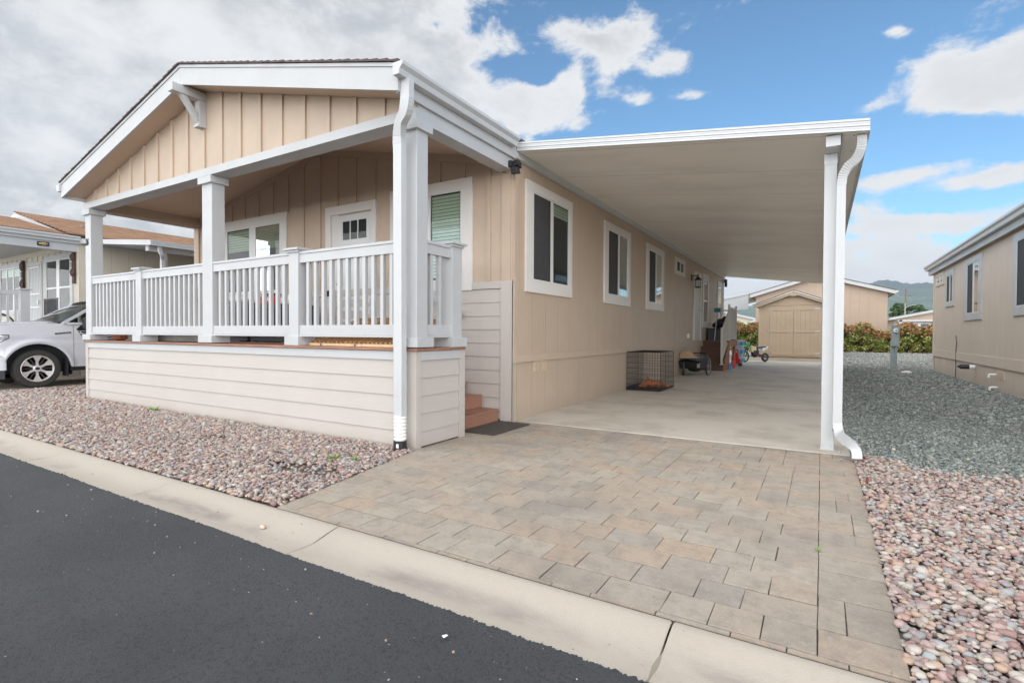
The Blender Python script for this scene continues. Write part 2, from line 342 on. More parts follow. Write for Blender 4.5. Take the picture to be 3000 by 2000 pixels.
M_blue = pmat('blue_oval', (.01, .03, .16), .3); M_red = pmat('red_plastic', (.55, .012, .015), .4)
M_pale = pmat('pale_clear_plastic', (.52, .62, .70), .25); M_kraft = pmat('kraft_paper', (.46, .31, .19), .8, var=.12, vscale=8, bump=.01, bscale=14)
M_wood = pmat('raw_wood_slat', (.50, .27, .12), .6, var=.25, vscale=9, bump=.0008)
M_woodl = pmat('pale_wood_slat', (.62, .43, .24), .6, var=.15, vscale=9)
M_plush = pmat('orange_brown_plush', (.36, .125, .045), .95, var=.3, vscale=30, bump=.01, bscale=60)
M_terra = pmat('terracotta', (.33, .11, .06), .7); M_log = pmat('weathered_grey_wood', (.23, .225, .21), .9, var=.3, vscale=8, bump=.003, stretch=(.3, 1, 1))
M_rattan = pmat('charcoal_rattan', (.055, .06, .07), .6, bump=.004, bscale=70)
M_mat = pmat('dark_doormat', (.075, .062, .052), .95, var=.3, vscale=40, bump=.006, bscale=90)
M_navy = pmat('navy_plastic', (.02, .04, .14), .35); M_lime = pmat('lime_green_plastic', (.12, .42, .14), .4); M_cream = pmat('cream_plastic', (.75, .62, .34), .4)
M_teal = pmat('teal_plastic', (.01, .13, .18), .5); M_blueb = pmat('bright_blue_bag', (.05, .35, .65), .5); M_pink = pmat('coral_plastic', (.70, .10, .10), .5)
M_clearw = pmat('lamp_glass', (.7, .7, .66), .1, coat=1); M_weed = pmat('weed_green', (.16, .33, .04), .6)
M_litter = pmat('dead_leaf', (.30, .13, .06), .9); M_shelf = pmat('tan_vent_plastic', (.55, .43, .31), .5); M_carved = pmat('carved_dark_wood', (.075, .038, .026), .6, var=.3, vscale=20, bump=.006, bscale=40)
M_rust = pmat('rusty_iron', (.17, .055, .025), .9)
M_shdw = pmat('pale_metal_roof', (.40, .41, .42), .5)

# ------------------------------------------------------------------ mesh builder
class MB:
    def __init__(s): s.v = []; s.f = []; s.mi = []; s.cur = 0; s.sm = False
    def quad(s, *p):
        b = len(s.v); s.v += [tuple(q) for q in p]; s.f.append(tuple(range(b, b+len(p)))); s.mi.append(s.cur); return s
    def box(s, x0, x1, y0, y1, z0, z1):
        x0, x1 = sorted((x0, x1)); y0, y1 = sorted((y0, y1)); z0, z1 = sorted((z0, z1))
        b = len(s.v)
        s.v += [(x0,y0,z0),(x1,y0,z0),(x1,y1,z0),(x0,y1,z0),(x0,y0,z1),(x1,y0,z1),(x1,y1,z1),(x0,y1,z1)]
        for q in ((0,3,2,1),(4,5,6,7),(0,1,5,4),(1,2,6,5),(2,3,7,6),(3,0,4,7)):
            s.f.append(tuple(b+i for i in q)); s.mi.append(s.cur)
        return s
    def hexa(s, lo, hi):
        b = len(s.v); s.v += [tuple(p) for p in lo]+[tuple(p) for p in hi]
        for q in ((0,3,2,1),(4,5,6,7),(0,1,5,4),(1,2,6,5),(2,3,7,6),(3,0,4,7)):
            s.f.append(tuple(b+i for i in q)); s.mi.append(s.cur)
        return s
    def prism(s, poly, off):
        """polygon (list of 3d points) extruded by vector off"""
        n = len(poly); b = len(s.v); o = Vector(off)
        s.v += [tuple(p) for p in poly]+[tuple(Vector(p)+o) for p in poly]
        s.f.append(tuple(range(b, b+n))[::-1]); s.mi.append(s.cur); s.f.append(tuple(range(b+n, b+2*n))); s.mi.append(s.cur)
        for i in range(n):
            j = (i+1) % n; s.f.append((b+i, b+j, b+n+j, b+n+i)); s.mi.append(s.cur)
        return s
    def tube(s, pts, r, n=8, cap=True, up=(0,0,1), rect=None):
        pts = [Vector(p) for p in pts]; rings = []
        rr = r if isinstance(r, (list, tuple)) else [r]*len(pts)
        for i, p in enumerate(pts):
            d = (pts[min(i+1, len(pts)-1)]-pts[max(i-1, 0)]).normalized()
            u = Vector(up)
            if abs(d.dot(u)) > .95: u = Vector((0,1,0)) if abs(d.y) < .9 else Vector((1,0,0))
            a = d.cross(u).normalized(); c = a.cross(d).normalized()
            b = len(s.v)
            if rect:
                for sx, sy in ((-1,-1),(1,-1),(1,1),(-1,1)): s.v.append(tuple(p+a*rect[0]*.5*sx*rr[i]+c*rect[1]*.5*sy*rr[i]))
                m = 4
            else:
                for k in range(n):
                    t_ = 2*pi*k/n; s.v.append(tuple(p+(a*cos(t_)+c*sin(t_))*rr[i]))
                m = n
            rings.append(b)
        for a, b in zip(rings, rings[1:]):
            for k in range(m):
                s.f.append((a+k, a+(k+1) % m, b+(k+1) % m, b+k)); s.mi.append(s.cur)
        if cap:
            s.f.append(tuple(rings[0]+k for k in range(m))[::-1]); s.mi.append(s.cur)
            s.f.append(tuple(rings[-1]+k for k in range(m))); s.mi.append(s.cur)
        return s
    def lathe(s, prof, c, axis='z', n=24, close=False, sy=1.):
        """prof list of (r, h) along axis"""
        c = Vector(c); rings = []
        for r, h in prof:
            b = len(s.v)
            for k in range(n):
                a = 2*pi*k/n; p = (cos(a)*r, sin(a)*r*sy, h)
                p = {'z': p, 'x': (p[2], p[0], p[1]), 'y': (p[0], p[2], p[1])}[axis]
                s.v.append(tuple(c+Vector(p)))
            rings.append(b)
        pairs = list(zip(rings, rings[1:]))
        if close: pairs.append((rings[-1], rings[0]))
        for a, b in pairs:
            for k in range(n):
                s.f.append((a+k, a+(k+1) % n, b+(k+1) % n, b+k)); s.mi.append(s.cur)
        if not close:
            s.f.append(tuple(rings[0]+k for k in range(n))[::-1]); s.mi.append(s.cur)
            s.f.append(tuple(rings[-1]+k for k in range(n))); s.mi.append(s.cur)
        return s
    def grid(s, P):
        """P[i][j] points"""
        b = len(s.v); m = len(P[0])
        for row in P: s.v += [tuple(p) for p in row]
        for i in range(len(P)-1):
            for j in range(m-1):
                s.f.append((b+i*m+j, b+i*m+j+1, b+(i+1)*m+j+1, b+(i+1)*m+j)); s.mi.append(s.cur)
        return s
    def ell(s, c, r, rot=None, nu=12, nv=8):
        c = Vector(c); b = len(s.v); M = rot or Matrix.Identity(3)
        for i in range(nv+1):
            th = pi*i/nv
            for j in range(nu):
                ph = 2*pi*j/nu; s.v.append(tuple(c+M@Vector((r[0]*sin(th)*cos(ph), r[1]*sin(th)*sin(ph), r[2]*cos(th)))))
        for i in range(nv):
            for j in range(nu):
                s.f.append((b+i*nu+j, b+(i+1)*nu+j, b+(i+1)*nu+(j+1) % nu, b+i*nu+(j+1) % nu)); s.mi.append(s.cur)
        return s
    def build(s, name, mat, parent=None, smooth=False, bevel=0, local=False, fix=True):
        me = bpy.data.meshes.new(name)
        off = Vector((0,0,0))
        if parent is not None and not local: off = worldloc(parent)
        vs = [(x-off.x, y-off.y, z-off.z) for x, y, z in s.v]
        me.from_pydata(vs, [], s.f)
        mats = mat if isinstance(mat, (list, tuple)) else [mat]
        for m in mats: me.materials.append(m)
        if any(s.mi): me.polygons.foreach_set('material_index', s.mi)
        if fix:
            bm = bmesh.new(); bm.from_mesh(me)
            if smooth or bevel: bmesh.ops.remove_doubles(bm, verts=bm.verts, dist=1e-5)
            bmesh.ops.recalc_face_normals(bm, faces=bm.faces); bm.to_mesh(me); bm.free()
        if smooth:
            me.polygons.foreach_set('use_smooth', [True]*len(me.polygons))
            try: me.set_sharp_from_angle(angle=R(smooth if smooth is not True else 40))
            except Exception: pass
        o = bpy.data.objects.new(name, me); COL.objects.link(o)
        if parent is not None: o.parent = parent
        if bevel:
            b = o.modifiers.new('bevel', 'BEVEL'); b.width = bevel; b.segments = 2; b.limit_method = 'ANGLE'; b.angle_limit = R(50)
        return o
def worldloc(o):
    l = Vector(o.location)
    while o.parent: o = o.parent; l += Vector(o.location)
    return l
def tag(o, label, cat, group=None):
    o['label'] = label; o['category'] = cat
    if group: o['group'] = group
    return o
def thing(name, label, cat, loc=(0,0,0), rz=0, group=None):
    o = bpy.data.objects.new(name, None); COL.objects.link(o); o.location = loc; o.rotation_euler = (0,0,rz)
    o.empty_display_size = .2
    return tag(o, label, cat, group)
def struct(o): o['kind'] = 'structure'; return o
def stuff(o, label=None): 
    o['kind'] = 'stuff'
    return o
def text(txt, size, mat, parent, M, name, extrude=.001, shear=0, local=False, sx=1.):
    cu = bpy.data.curves.new(name, 'FONT'); cu.body = txt; cu.size = size; cu.extrude = extrude; cu.shear = shear
    cu.offset = size*.03; cu.align_x = 'CENTER'; cu.align_y = 'CENTER'; cu.resolution_u = 3
    tmp = bpy.data.objects.new('tmp', cu); COL.objects.link(tmp)
    dg = bpy.context.evaluated_depsgraph_get(); me = bpy.data.meshes.new_from_object(tmp.evaluated_get(dg))
    COL.objects.unlink(tmp); bpy.data.objects.remove(tmp)
    T = Matrix.Translation(-worldloc(parent)) @ M if not local else M
    me.transform(T @ Matrix.Scale(sx, 4, (1,0,0))); me.materials.clear(); me.materials.append(mat)
    o = bpy.data.objects.new(name, me); COL.objects.link(o); o.parent = parent; me.name = name
    return o
class Wall:
    """a wall plane with an outward direction: u runs along the wall"""
    def __init__(s, axis, pos, sign): s.a, s.p, s.s = axis, pos, sign
    def box(s, mb, u0, u1, z0, z1, d0, d1):
        a, b = s.p+s.s*d0, s.p+s.s*d1
        if s.a == 'x': mb.box(a, b, u0, u1, z0, z1)
        else: mb.box(u0, u1, a, b, z0, z1)
    def pt(s, u, z, d): return (s.p+s.s*d, u, z) if s.a == 'x' else (u, s.p+s.s*d, z)
    def prism(s, mb, poly, d0, d1):
        o = (s.s*(d1-d0), 0, 0) if s.a == 'x' else (0, s.s*(d1-d0), 0)
        mb.prism([s.pt(u, z, d0) for u, z in poly], o)
    def lap(s, mb, u0, u1, zs, d=.004, t=.014):
        for zt, zb in zip(zs, zs[1:]):
            lo = [s.pt(u0, zb, 0), s.pt(u1, zb, 0), s.pt(u1, zb, d+t), s.pt(u0, zb, d+t)]
            hi = [s.pt(u0, zt, 0), s.pt(u1, zt, 0), s.pt(u1, zt, d+.002), s.pt(u0, zt, d+.002)]
            mb.hexa(lo, hi)
def window(par, w, u0, u1, z0, z1, panes, trim=.15, tb=None, kind='slide', blind=None, bz=.5, tm=None, mull=.06, name='window', proud=.03, scr=0):
    """panes: list of (ua, ub) glass spans; trim boards round a vinyl frame, glass in front of a sheet painted dark as an unlit room"""
    tm = tm or M_wtrim; tb = tb or trim
    g0, g1 = panes[0][0], panes[-1][1]; gz0, gz1 = z0+tb, z1-trim
    mb = MB()
    w.box(mb, u0, u1, gz1+.02, z1, 0, proud+.003); w.box(mb, u0, u1, z0, gz0-.02, 0, proud+.003)
    w.box(mb, u0, g0-.035, gz0-.02, gz1+.02, 0, proud); w.box(mb, g1+.035, u1, gz0-.02, gz1+.02, 0, proud)
    o = mb.build(name, tm, par)
    fb = MB()
    w.box(fb, g0-.035, g1+.035, gz1, gz1+.02, 0, proud-.004); w.box(fb, g0-.035, g1+.035, gz0-.02, gz0, 0, proud-.004)
    w.box(fb, g0-.035, g0, gz0, gz1, 0, proud-.004); w.box(fb, g1, g1+.035, gz0, gz1, 0, proud-.004)
    for (a, b), (c, d) in zip(panes, panes[1:]): w.box(fb, b, c, gz0, gz1, 0, proud-.008)
    if kind == 'hung':
        zm = gz0+(gz1-gz0)*.5
        for a, b in panes: w.box(fb, a, b, zm-.025, zm+.025, 0, proud-.008)
    rr = o
    fb.build('frame', M_vinyl, rr)
    bk = MB(); w.box(bk, g0-.02, g1+.02, gz0-.01, gz1+.01, .0005, .002)  # thin sheet, the unlit room behind the glass painted near black
    bk.build('room_dark_sheet', M_dark, rr)
    for i, (a, b) in enumerate(panes):
        pb = MB(); pb.quad(w.pt(a, gz0, .014), w.pt(b, gz0, .014), w.pt(b, gz1, .014), w.pt(a, gz1, .014))
        pb.build('pane', M_glass, rr)
        if kind == 'slide' and i == scr and len(panes) > 1:
            q = MB(); w.box(q, a, b-.03, gz0+.02, gz1, .0155, .0175); q.build('screen', M_screen, rr)
            q = MB()
            w.box(q, b-.03, b, gz0, gz1, .015, .021); w.box(q, a, b-.03, gz0, gz0+.02, .015, .021); q.build('screen_frame', M_black, rr)
        elif blind:
            q = MB(); w.box(q, a+.02, b-.02, gz1-(gz1-gz0)*bz, gz1-.02, .004, .008); q.build('blind', blind, rr)
        if kind == 'hung':
            q = MB(); w.box(q, a, b, gz0, gz0+(gz1-gz0)*.5-.025, .003, .006); q.build('screen', M_screen, rr)
    return rr

# ================================================================== THE GROUND
X0, XL, Y0, Y3, YB, XC = -3.57, -11.42, 4.05, 5.98, 23.2, -7.495
def zground(x, y): return 0.0 if y < 25 else (.30*min(1, (y-25)/7.))
mb = MB(); ys = [-60, -5, 2.2, 6, 15, 25, 27, 29, 31, 32, 45, 100, 400, 1500, 9000]; xs = [-9000, -1500, -300, -60, -20, 0, 20, 60, 300, 1500, 9000]
mb.grid([[(x, y, zground(x, y)-.045) for x in xs] for y in ys]); struct(mb.build('ground', M_earth, fix=False))
# asphalt road
mb = MB(); xa = np.concatenate([np.linspace(-60, -9, 400), np.linspace(-8.97, 1.5, 1900), np.linspace(1.6, 40, 200)]); n = len(xa)
edge = 1.797+rng.normal(0, .0035, n)+np.repeat(rng.normal(0, .0030, n//3+1), 3)[:n]+.004*np.sin(xa*3.1)
mb.grid([[(x, -14, -.02) for x in xa], [(x, e-.25, -.034) for x, e in zip(xa, edge)], [(x, e, -.024) for x, e in zip(xa, edge)], [(x, e+.006, -.05) for x, e in zip(xa, edge)]])
struct(mb.build('road', M_asph, smooth=60, fix=False))
# fine jagged asphalt lip crumbs are part of the road mesh (near the camera)
# rolled concrete gutter, in slabs with open joints
prof = [(1.70, -.060), (1.76, -.045), (1.80, -.036), (1.86, -.040), (1.92, -.045), (1.98, -.042), (2.04, -.030), (2.10, -.014), (2.15, -.004), (2.185, 0), (2.198, -.006), (2.20, -.06)]
jx = [-60.]; j0 = [-14.7, -12.66, -10.6, -8.58, -6.53, -4.48, -2.56, -.52, 1.5, 3.5, 5.5, 7.5]
mb = MB(); allj = [-60.]+j0+[40.]
for a, b in zip(allj, allj[1:]):
    st = [a+.004, a+.012]+list(np.linspace(a+.012, b-.012, 6))[1:-1]+[b-.012, b-.004]
    mb.grid([[(x, y+(.0), z-(.006 if i in (0, len(st)-1) else 0)) for y, z in prof] for i, x in enumerate(st)])
struct(mb.build('gutter_kerb', M_curb, smooth=50, fix=False))
mb = MB(); mb.grid([[(x, 1.7, -.062), (x, 2.2, -.040)] for x in (-60, 40)]); struct(mb.build('kerb_joint', M_bed, fix=False))
# carport slab
mb = MB(); jy = [6.10, 9.95, 12.05, 14.0, 18.05, 22.4, 28.3]
for a, b in zip(jy, jy[1:]): mb.box(-3.60, .262, a+.008, b-.008, -.06, .004)
struct(mb.build('carport_slab', M_slab, bevel=.006))
mb = MB(); mb.box(-3.6, .26, 6.1, 28.3, -.07, -.012); struct(mb.build('slab_joint', M_joint))

# pavers
def pack(nx, ny, seed):
    rr = random.Random(seed); ident = [[0]*ny for _ in range(nx)]; out = []; n = 0
    for j in range(ny):
        i = 0
        while i < nx:
            if ident[i][j]: i += 1; continue
            L = 0
            while i+L < nx and not ident[i+L][j]: L += 1
            opts = [w for w in (2, 3) if L-w == 0 or L-w >= 2] or [L]
            def clash(w):
                e = i+w
                return 1 if (j > 0 and e < nx and ident[e-1][j-1] != ident[e][j-1]) else 0
            rr.shuffle(opts); w = min(opts, key=clash); h = rr.choice([2]*9+[3]) if w == 2 else 2
            h = min(h, ny-j); n += 1
            for a in range(w):
                for b in range(h): ident[i+a][j+b] = n
            out.append((i, j, w, h)); i += w
    return out
def pavers(name, x0, x1, y0, y1, u, v, border, seed, left_line=None):
    mb = MB(); rr = random.Random(seed)
    def one(ax, bx_, ay, by):
        g = .0017; ax += g; bx_ -= g; ay += .0042; by -= .0042
        j = lambda: rr.uniform(-.0022, .0022)
        z = rr.uniform(-.002, .0015); b = .003
        lo = [(ax+j(), ay+j(), z), (bx_+j(), ay+j(), z), (bx_+j(), by+j(), z), (ax+j(), by+j(), z)]
        cx, cy = (ax+bx_)/2, (ay+by)/2
        def ins(p, d, dz): return (p[0]+(d if p[0] < cx else -d), p[1]+(d if p[1] < cy else -d), p[2]+dz)
        top = [ins(p, b, 0) for p in lo]; mid = [ins(p, 0, -.0015) for p in lo]; bot = [(p[0], p[1], -.05) for p in lo]
        base = len(mb.v); mb.v += top+mid+bot
        mb.f.append((base, base+1, base+2, base+3)); mb.mi.append(0)
        for r in (0, 4):
            for k in range(4):
                q = (k+1) % 4; mb.f.append((base+r+q, base+r+k, base+r+4+k, base+r+4+q)); mb.mi.append(0)
    nx = int(round((x1-border-x0)/u)); ny = int(round((y1-y0)/v))
    uu = (x1-border-x0)/nx; vv = (y1-y0)/ny
    for i, j, w, h in pack(nx, ny, seed): one(x0+i*uu, x0+(i+w)*uu, y0+j*vv, y0+(j+h)*vv)
    j = 0
    while j < ny:
        h = min(rr.choice([2, 2, 3]), ny-j)
        if ny-j-h == 1: h += 1
        one(x1-border, x1, y0+j*vv, y0+(j+h)*vv) if border < .25 or rr.random() < .4 else (one(x1-border, x1-border*.36, y0+j*vv, y0+(j+h)*vv), one(x1-border*.36, x1, y0+j*vv, y0+(j+h)*vv)) if rr.random() < .6 else (one(x1-border, x1-border*.64, y0+j*vv, y0+(j+h)*vv), one(x1-border*.64, x1, y0+j*vv, y0+(j+h)*vv)); j += h
    me = bpy.data.meshes.new(name); me.from_pydata(mb.v, [], mb.f); me.materials.append(M_paver)
    if left_line:
        bm = bmesh.new(); bm.from_mesh(me)
        (px, py), (qx, qy) = left_line; nrm = Vector((qy-py, -(qx-px), 0)).normalized()
        if nrm.x < 0: nrm = -nrm
        bmesh.ops.bisect_plane(bm, geom=bm.verts[:]+bm.edges[:]+bm.faces[:], plane_co=(px, py, 0), plane_no=nrm, clear_inner=True)
        bm.to_mesh(me); bm.free()
    o = bpy.data.objects.new(name, me); COL.objects.link(o); return struct(o)
# row cut against the kerb then the field
pavers('driveway_pavers', -4.03, .285, 2.235, 6.095, .098, .1035, .285, 5, ((-3.19, 2.2), (-3.56, 4.0)))
mb = MB()
xx = -3.2
while xx < .28:
    L = min(random.choice([.2, .2, .3]), .285-xx); z = random.uniform(-.003, .001)
    mb.box(xx+.003, xx+L-.003, 2.206, 2.232, -.05, z); xx += L
struct(mb.build('driveway_edge_course', M_paver))
mb = MB(); mb.prism([(-3.195, 2.2, -.007), (.28, 2.2, -.007), (.28, 6.1, -.007), (-3.9, 6.1, -.007), (-3.565, 4.0, -.007)], (0, 0, -.03)); struct(mb.build('driveway_joint_sand', M_joint))
pavers('neighbour_driveway', -17.2, -13.95, 2.235, 6.1, .1, .1, .2, 9)
mb = MB(); mb.box(-17.2, -13.96, 2.2, 24, -.05, -.013); struct(mb.build('neighbour_slab', M_slab))

# soil beds under loose stone
mb = MB(); mb.box(-13.95, -3.2, 2.2, 4.3, -.06, -.018); mb.box(.285, 3.3, 1.5, 6.2, -.06, -.018); mb.box(-30, -17.2, 2.2, 6, -.06, -.018); mb.box(3.3, 6.5, 1.5, 5.2, -.06, -.018); mb.box(-13.95, -11.3, 4.3, 26, -.06, -.018)
struct(mb.build('soil_bed', M_bed))
mb = MB(); ys2 = list(np.linspace(5.6, 25, 12))+[27, 29, 31, 32.4]
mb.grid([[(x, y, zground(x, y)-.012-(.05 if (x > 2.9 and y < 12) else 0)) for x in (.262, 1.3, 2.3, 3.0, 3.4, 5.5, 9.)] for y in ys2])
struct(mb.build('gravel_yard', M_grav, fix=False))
mb = MB(); mb.grid([[(x, y, zground(x, y)-.005) for x in (-30, -12, -3.6, 1, 9)] for y in (28.35, 30, 32.4)]); struct(mb.build('back_gravel', M_grav, fix=False))
mb = MB(); mb.grid([[(x, y, zground(x, y)+.03+.03*sin(x*3)) for x in np.linspace(-20, 14, 60)] for y in (32.0, 32.5, 33.5, 34.0)]); struct(mb.build('mulch_bed', M_mulch, fix=False))

# loose stones: numpy built, one mesh per bed
def ico(sub):
    bm = bmesh.new(); bmesh.ops.create_icosphere(bm, subdivisions=sub, radius=1)
    v = np.array([x.co[:] for x in bm.verts]); f = np.array([[w.index for w in p.verts] for p in bm.faces]); bm.free(); return v, f
def stones(name, pts, size, flat, mat, sub=1, smooth=True, aspect=.75, jit=.12, tilt=.35):
    n = len(pts); V, Fc = ico(sub); m = len(V)
    s = size[0]*np.exp(rng.normal(0, size[1], n)); s = np.clip(s, size[0]*.45, size[0]*2.2)
    sc = np.stack([s, s*rng.uniform(aspect*.8, min(1, aspect*1.25), n), s*rng.uniform(flat*.75, flat*1.25, n)], 1)
    lump = 1+rng.normal(0, jit, (n, m))
    v = V[None]*lump[:, :, None]*sc[:, None, :]
    az = rng.uniform(0, 2*pi, n); tx = rng.normal(0, tilt, n)
    c, s_ = np.cos(tx), np.sin(tx); y = v[:, :, 1]*c[:, None]-v[:, :, 2]*s_[:, None]; z = v[:, :, 1]*s_[:, None]+v[:, :, 2]*c[:, None]; v[:, :, 1] = y; v[:, :, 2] = z
    c, s_ = np.cos(az), np.sin(az); x = v[:, :, 0]*c[:, None]-v[:, :, 1]*s_[:, None]; y = v[:, :, 0]*s_[:, None]+v[:, :, 1]*c[:, None]; v[:, :, 0] = x; v[:, :, 1] = y
    v += np.asarray(pts)[:, None, :]
    f = (Fc[None]+(np.arange(n)*m)[:, None, None]).reshape(-1, 3); nf = len(f)
    me = bpy.data.meshes.new(name); me.vertices.add(n*m); me.vertices.foreach_set('co', v.astype(np.float32).ravel())
    me.loops.add(nf*3); me.loops.foreach_set('vertex_index', f.astype(np.int32).ravel())
    me.polygons.add(nf); me.polygons.foreach_set('loop_start', np.arange(0, nf*3, 3, dtype=np.int32))
    me.polygons.foreach_set('use_smooth', np.full(nf, smooth)); me.materials.append(mat); me.update(); me.validate()
    o = bpy.data.objects.new(name, me); COL.objects.link(o); return o
def scatter(x0, x1, y0, y1, step, keep, z=0., zj=.006):
    gx, gy = np.meshgrid(np.arange(x0, x1, step), np.arange(y0, y1, step)); gx = gx.ravel()+rng.uniform(-.48, .48, gx.size)*step; gy = gy.ravel()+rng.uniform(-.48, .48, gy.size)*step
    k = keep(gx, gy); gx, gy = gx[k], gy[k]
    return np.stack([gx, gy, z+rng.uniform(-zj, zj, gx.size)], 1)
def leftbed(x, y):
    lim = np.where(y < 4.0, -3.19-(y-2.2)*.205, -11.4)
    k = (x < lim-.004) & (x > -13.93) & (y > 2.206) & ((y < 4.03) | (x < -11.45))
    bare = ((x+3.9)/.42)**2+((y-2.95)/.16)**2 < 1
    bare2 = ((x+5.9)/.25)**2+((y-3.3)/.08)**2 < 1
    return k & ~((bare | bare2) & (rng.uniform(0, 1, x.size) < .75))
p1 = scatter(-9.5, -3.1, 2.2, 4.05, .030, leftbed, .004); p2 = scatter(-9.5, -3.1, 2.2, 4.05, .041, leftbed, .015)
p3 = scatter(-14, -9.5, 2.2, 6.5, .046, leftbed, .005); p4 = scatter(-14, -9.5, 2.2, 6.5, .07, leftbed, .02)
stuff(stones('river_pebbles', np.concatenate([p1, p2]), (.018, .32), .5, M_peb, 1))
stuff(stones('river_pebbles', np.concatenate([p3, p4]), (.026, .26), .55, M_peb, 1))
def bnd(x): return 6.02-.35*np.clip(x-.5, 0, 3)+.10*np.sin(x*5)
def rightbed(x, y): return (x > .288) & (y < bnd(x)+rng.normal(0, .10, x.size))
q1 = scatter(.29, 3.2, 1.55, 3.6, .028, rightbed, .004); q2 = scatter(.29, 3.2, 1.55, 3.6, .037, rightbed, .016)
q3 = scatter(.29, 5.8, 3.6, 6.3, .030, rightbed, .004); q4 = scatter(.29, 5.8, 3.6, 6.3, .042, rightbed, .016)
stuff(stones('river_pebbles', np.concatenate([q1, q2]), (.0172, .32), .5, M_peb, 2, jit=.05))
stuff(stones('river_pebbles', np.concatenate([q3, q4]), (.018, .32), .5, M_peb, 1))
stuff(stones('river_pebbles', scatter(-30, -17.2, 2.25, 4.0, .08, lambda x, y: x < 99, .01), (.034, .26), .55, M_peb, 1))
def chips(x, y): return (x > .27) & (y > bnd(x)-.12+rng.normal(0, .12, x.size)) & (x < 3.35)
c1 = scatter(.27, 3.3, 5.2, 9.0, .0215, chips, .0); c2 = scatter(.27, 3.3, 9.0, 14, .036, chips, .0); c3 = scatter(.27, 3.3, 14, 27, .07, lambda x, y: chips(x, y) & (rng.uniform(0, 1, x.size) > (y-22)/5), -.002); c3[:, 2] += .30*np.clip((c3[:, 1]-25)/7., 0, 1)
c5 = scatter(.27, 5.6, 22.5, 32.2, .075, lambda x, y: (x < 5.5) & (rng.uniform(0, 1, x.size) < (y-21.5)/4) & ((x < 3.2) | (y > 22.6)), 0.); c5[:, 2] += .30*np.clip((c5[:, 1]-25)/7., 0, 1)
c4 = scatter(3.2, 6, 4.8, 5.9, .04, lambda x, y: y > 5.0, 0)
stuff(stones('gravel_chips', np.concatenate([c1, c4]), (.0125, .35), .5, M_chip, 1, smooth=False, jit=.2, tilt=.5))
stuff(stones('gravel_chips', c2, (.017, .35), .5, M_chip, 1, smooth=False, jit=.2, tilt=.5))
stuff(stones('gravel_chips', c5, (.030, .3), .5, M_chip2, 1, smooth=False, jit=.2, tilt=.5))
stuff(stones('gravel_chips', c3, (.029, .3), .5, M_chip, 1, smooth=False, jit=.2, tilt=.5))
stuff(stones('river_pebbles', scatter(.3, 3.2, 5.8, 9.5, .34, lambda x, y: rng.uniform(0, 1, x.size) < .5*np.exp(-(y-6)/1.6), .015), (.022, .3), .55, M_peb, 1))

# ================================================================== MAIN HOUSE
RS = .256    # roof slope
H = thing('manufactured_home', 'tan single-storey home with a white-railed front porch, white gables and a carport on its right', 'house', (XC, Y3, 0))
wr = Wall('x', X0, 1); wf = Wall('y', Y3, -1); wg = Wall('y', Y0, -1); wl = Wall('x', XL, -1)
mb = MB(); wr.box(mb, Y3, YB, .80, 3.60, -.12, 0); wr.box(mb, Y3+.005, YB, -.02, .80, -.12, -.014)
wl.box(mb, Y3, YB, -.02, 3.60, -.12, 0); mb.box(XL+.12, X0-.12, YB-.12, YB, 0, 3.6)
mb.prism([(XL, YB-.12, 3.6), (X0, YB-.12, 3.6), (XC, YB-.12, 3.6+RS*3.925)], (0, .12, 0))
mb.build('side_wall', M_tan, H)
mb = MB(); wr.box(mb, Y3+.08, YB, .805, .905, 0, .02); wr.box(mb, YB-.12, YB+.02, .0, 3.5, 0, .03)
wr.box(mb, Y3+.0, Y3+.085, .795, 3.52, 0, .022); wr.box(mb, Y3+.02, Y3+.09, 0, .79, -.014, .006); mb.build('trim_board', M_board, H)
# porch back wall
FT = lambda x: 4.243-.2*abs(x+7.44)
mb = MB(); mb.prism([(XL+.001, Y3, 1.9), (X0-.122, Y3, 1.9), (X0-.122, Y3, FT(X0)+.1), (-7.44, Y3, 4.36), (XL+.001, Y3, FT(XL)+.1)], (0, .1, 0)); mb.build('front_wall', M_board, H)
mb = MB(); x = -3.78
bx = [-10.92, -10.49]+[-10.063+.4385*i for i in range(0, 14)]+[-3.93]
for b in bx:
    zb = 1.92
    for (a, c, zt) in ((-10.42, -8.346, 3.387), (-7.295, -6.105, 3.318), (-5.794, -4.232, 3.395)):
        if a-.02 < b-.03 < c+.03: zb = zt
    mb = MB(); wf.box(mb, b-.055, b, zb, FT(b-.03)-.012, 0, .022); mb.build('batten', M_board, H)
mb = MB()
for a, b in ((XL+.02, -7.44), (-7.44, X0-.01)):
    mb.hexa([(a, Y3-.03, FT(a)-.01), (b, Y3-.03, FT(b)-.01), (b, Y3, FT(b)-.01), (a, Y3, FT(a)-.01)], [(a, Y3-.03, FT(a)+.11), (b, Y3-.03, FT(b)+.11), (b, Y3, FT(b)+.11), (a, Y3, FT(a)+.11)])
wf.box(mb, X0-.17, X0-.028, 1.914, 3.53, 0, .026); wf.box(mb, X0-.026, X0, 1.914, 3.53, 0, .018)
wf.box(mb, XL-.02, XL+.155, 1.0, 3.40, 0, .03)
mb.build('wall_trim', M_board, H)
# lap wainscot
zs = [1.811-.1862*i for i in range(10)]+[.03]
mb = MB(); wf.lap(mb, XL+.02, X0-.18, zs); mb.build('lap_siding', M_lap, H)
mb = MB(); wf.box(mb, XL+.02, X0-.18, 1.814, 1.914, 0, .03); wf.box(mb, X0-.178, X0-.03, .01, 1.912, 0, .032); wf.box(mb, X0-.028, X0+.012, .01, 1.912, 0, .026); wr.box(mb, Y3-.026, Y3+.0, .01, 1.912, 0, .0119)
mb.build('corner_board', M_lap, H)
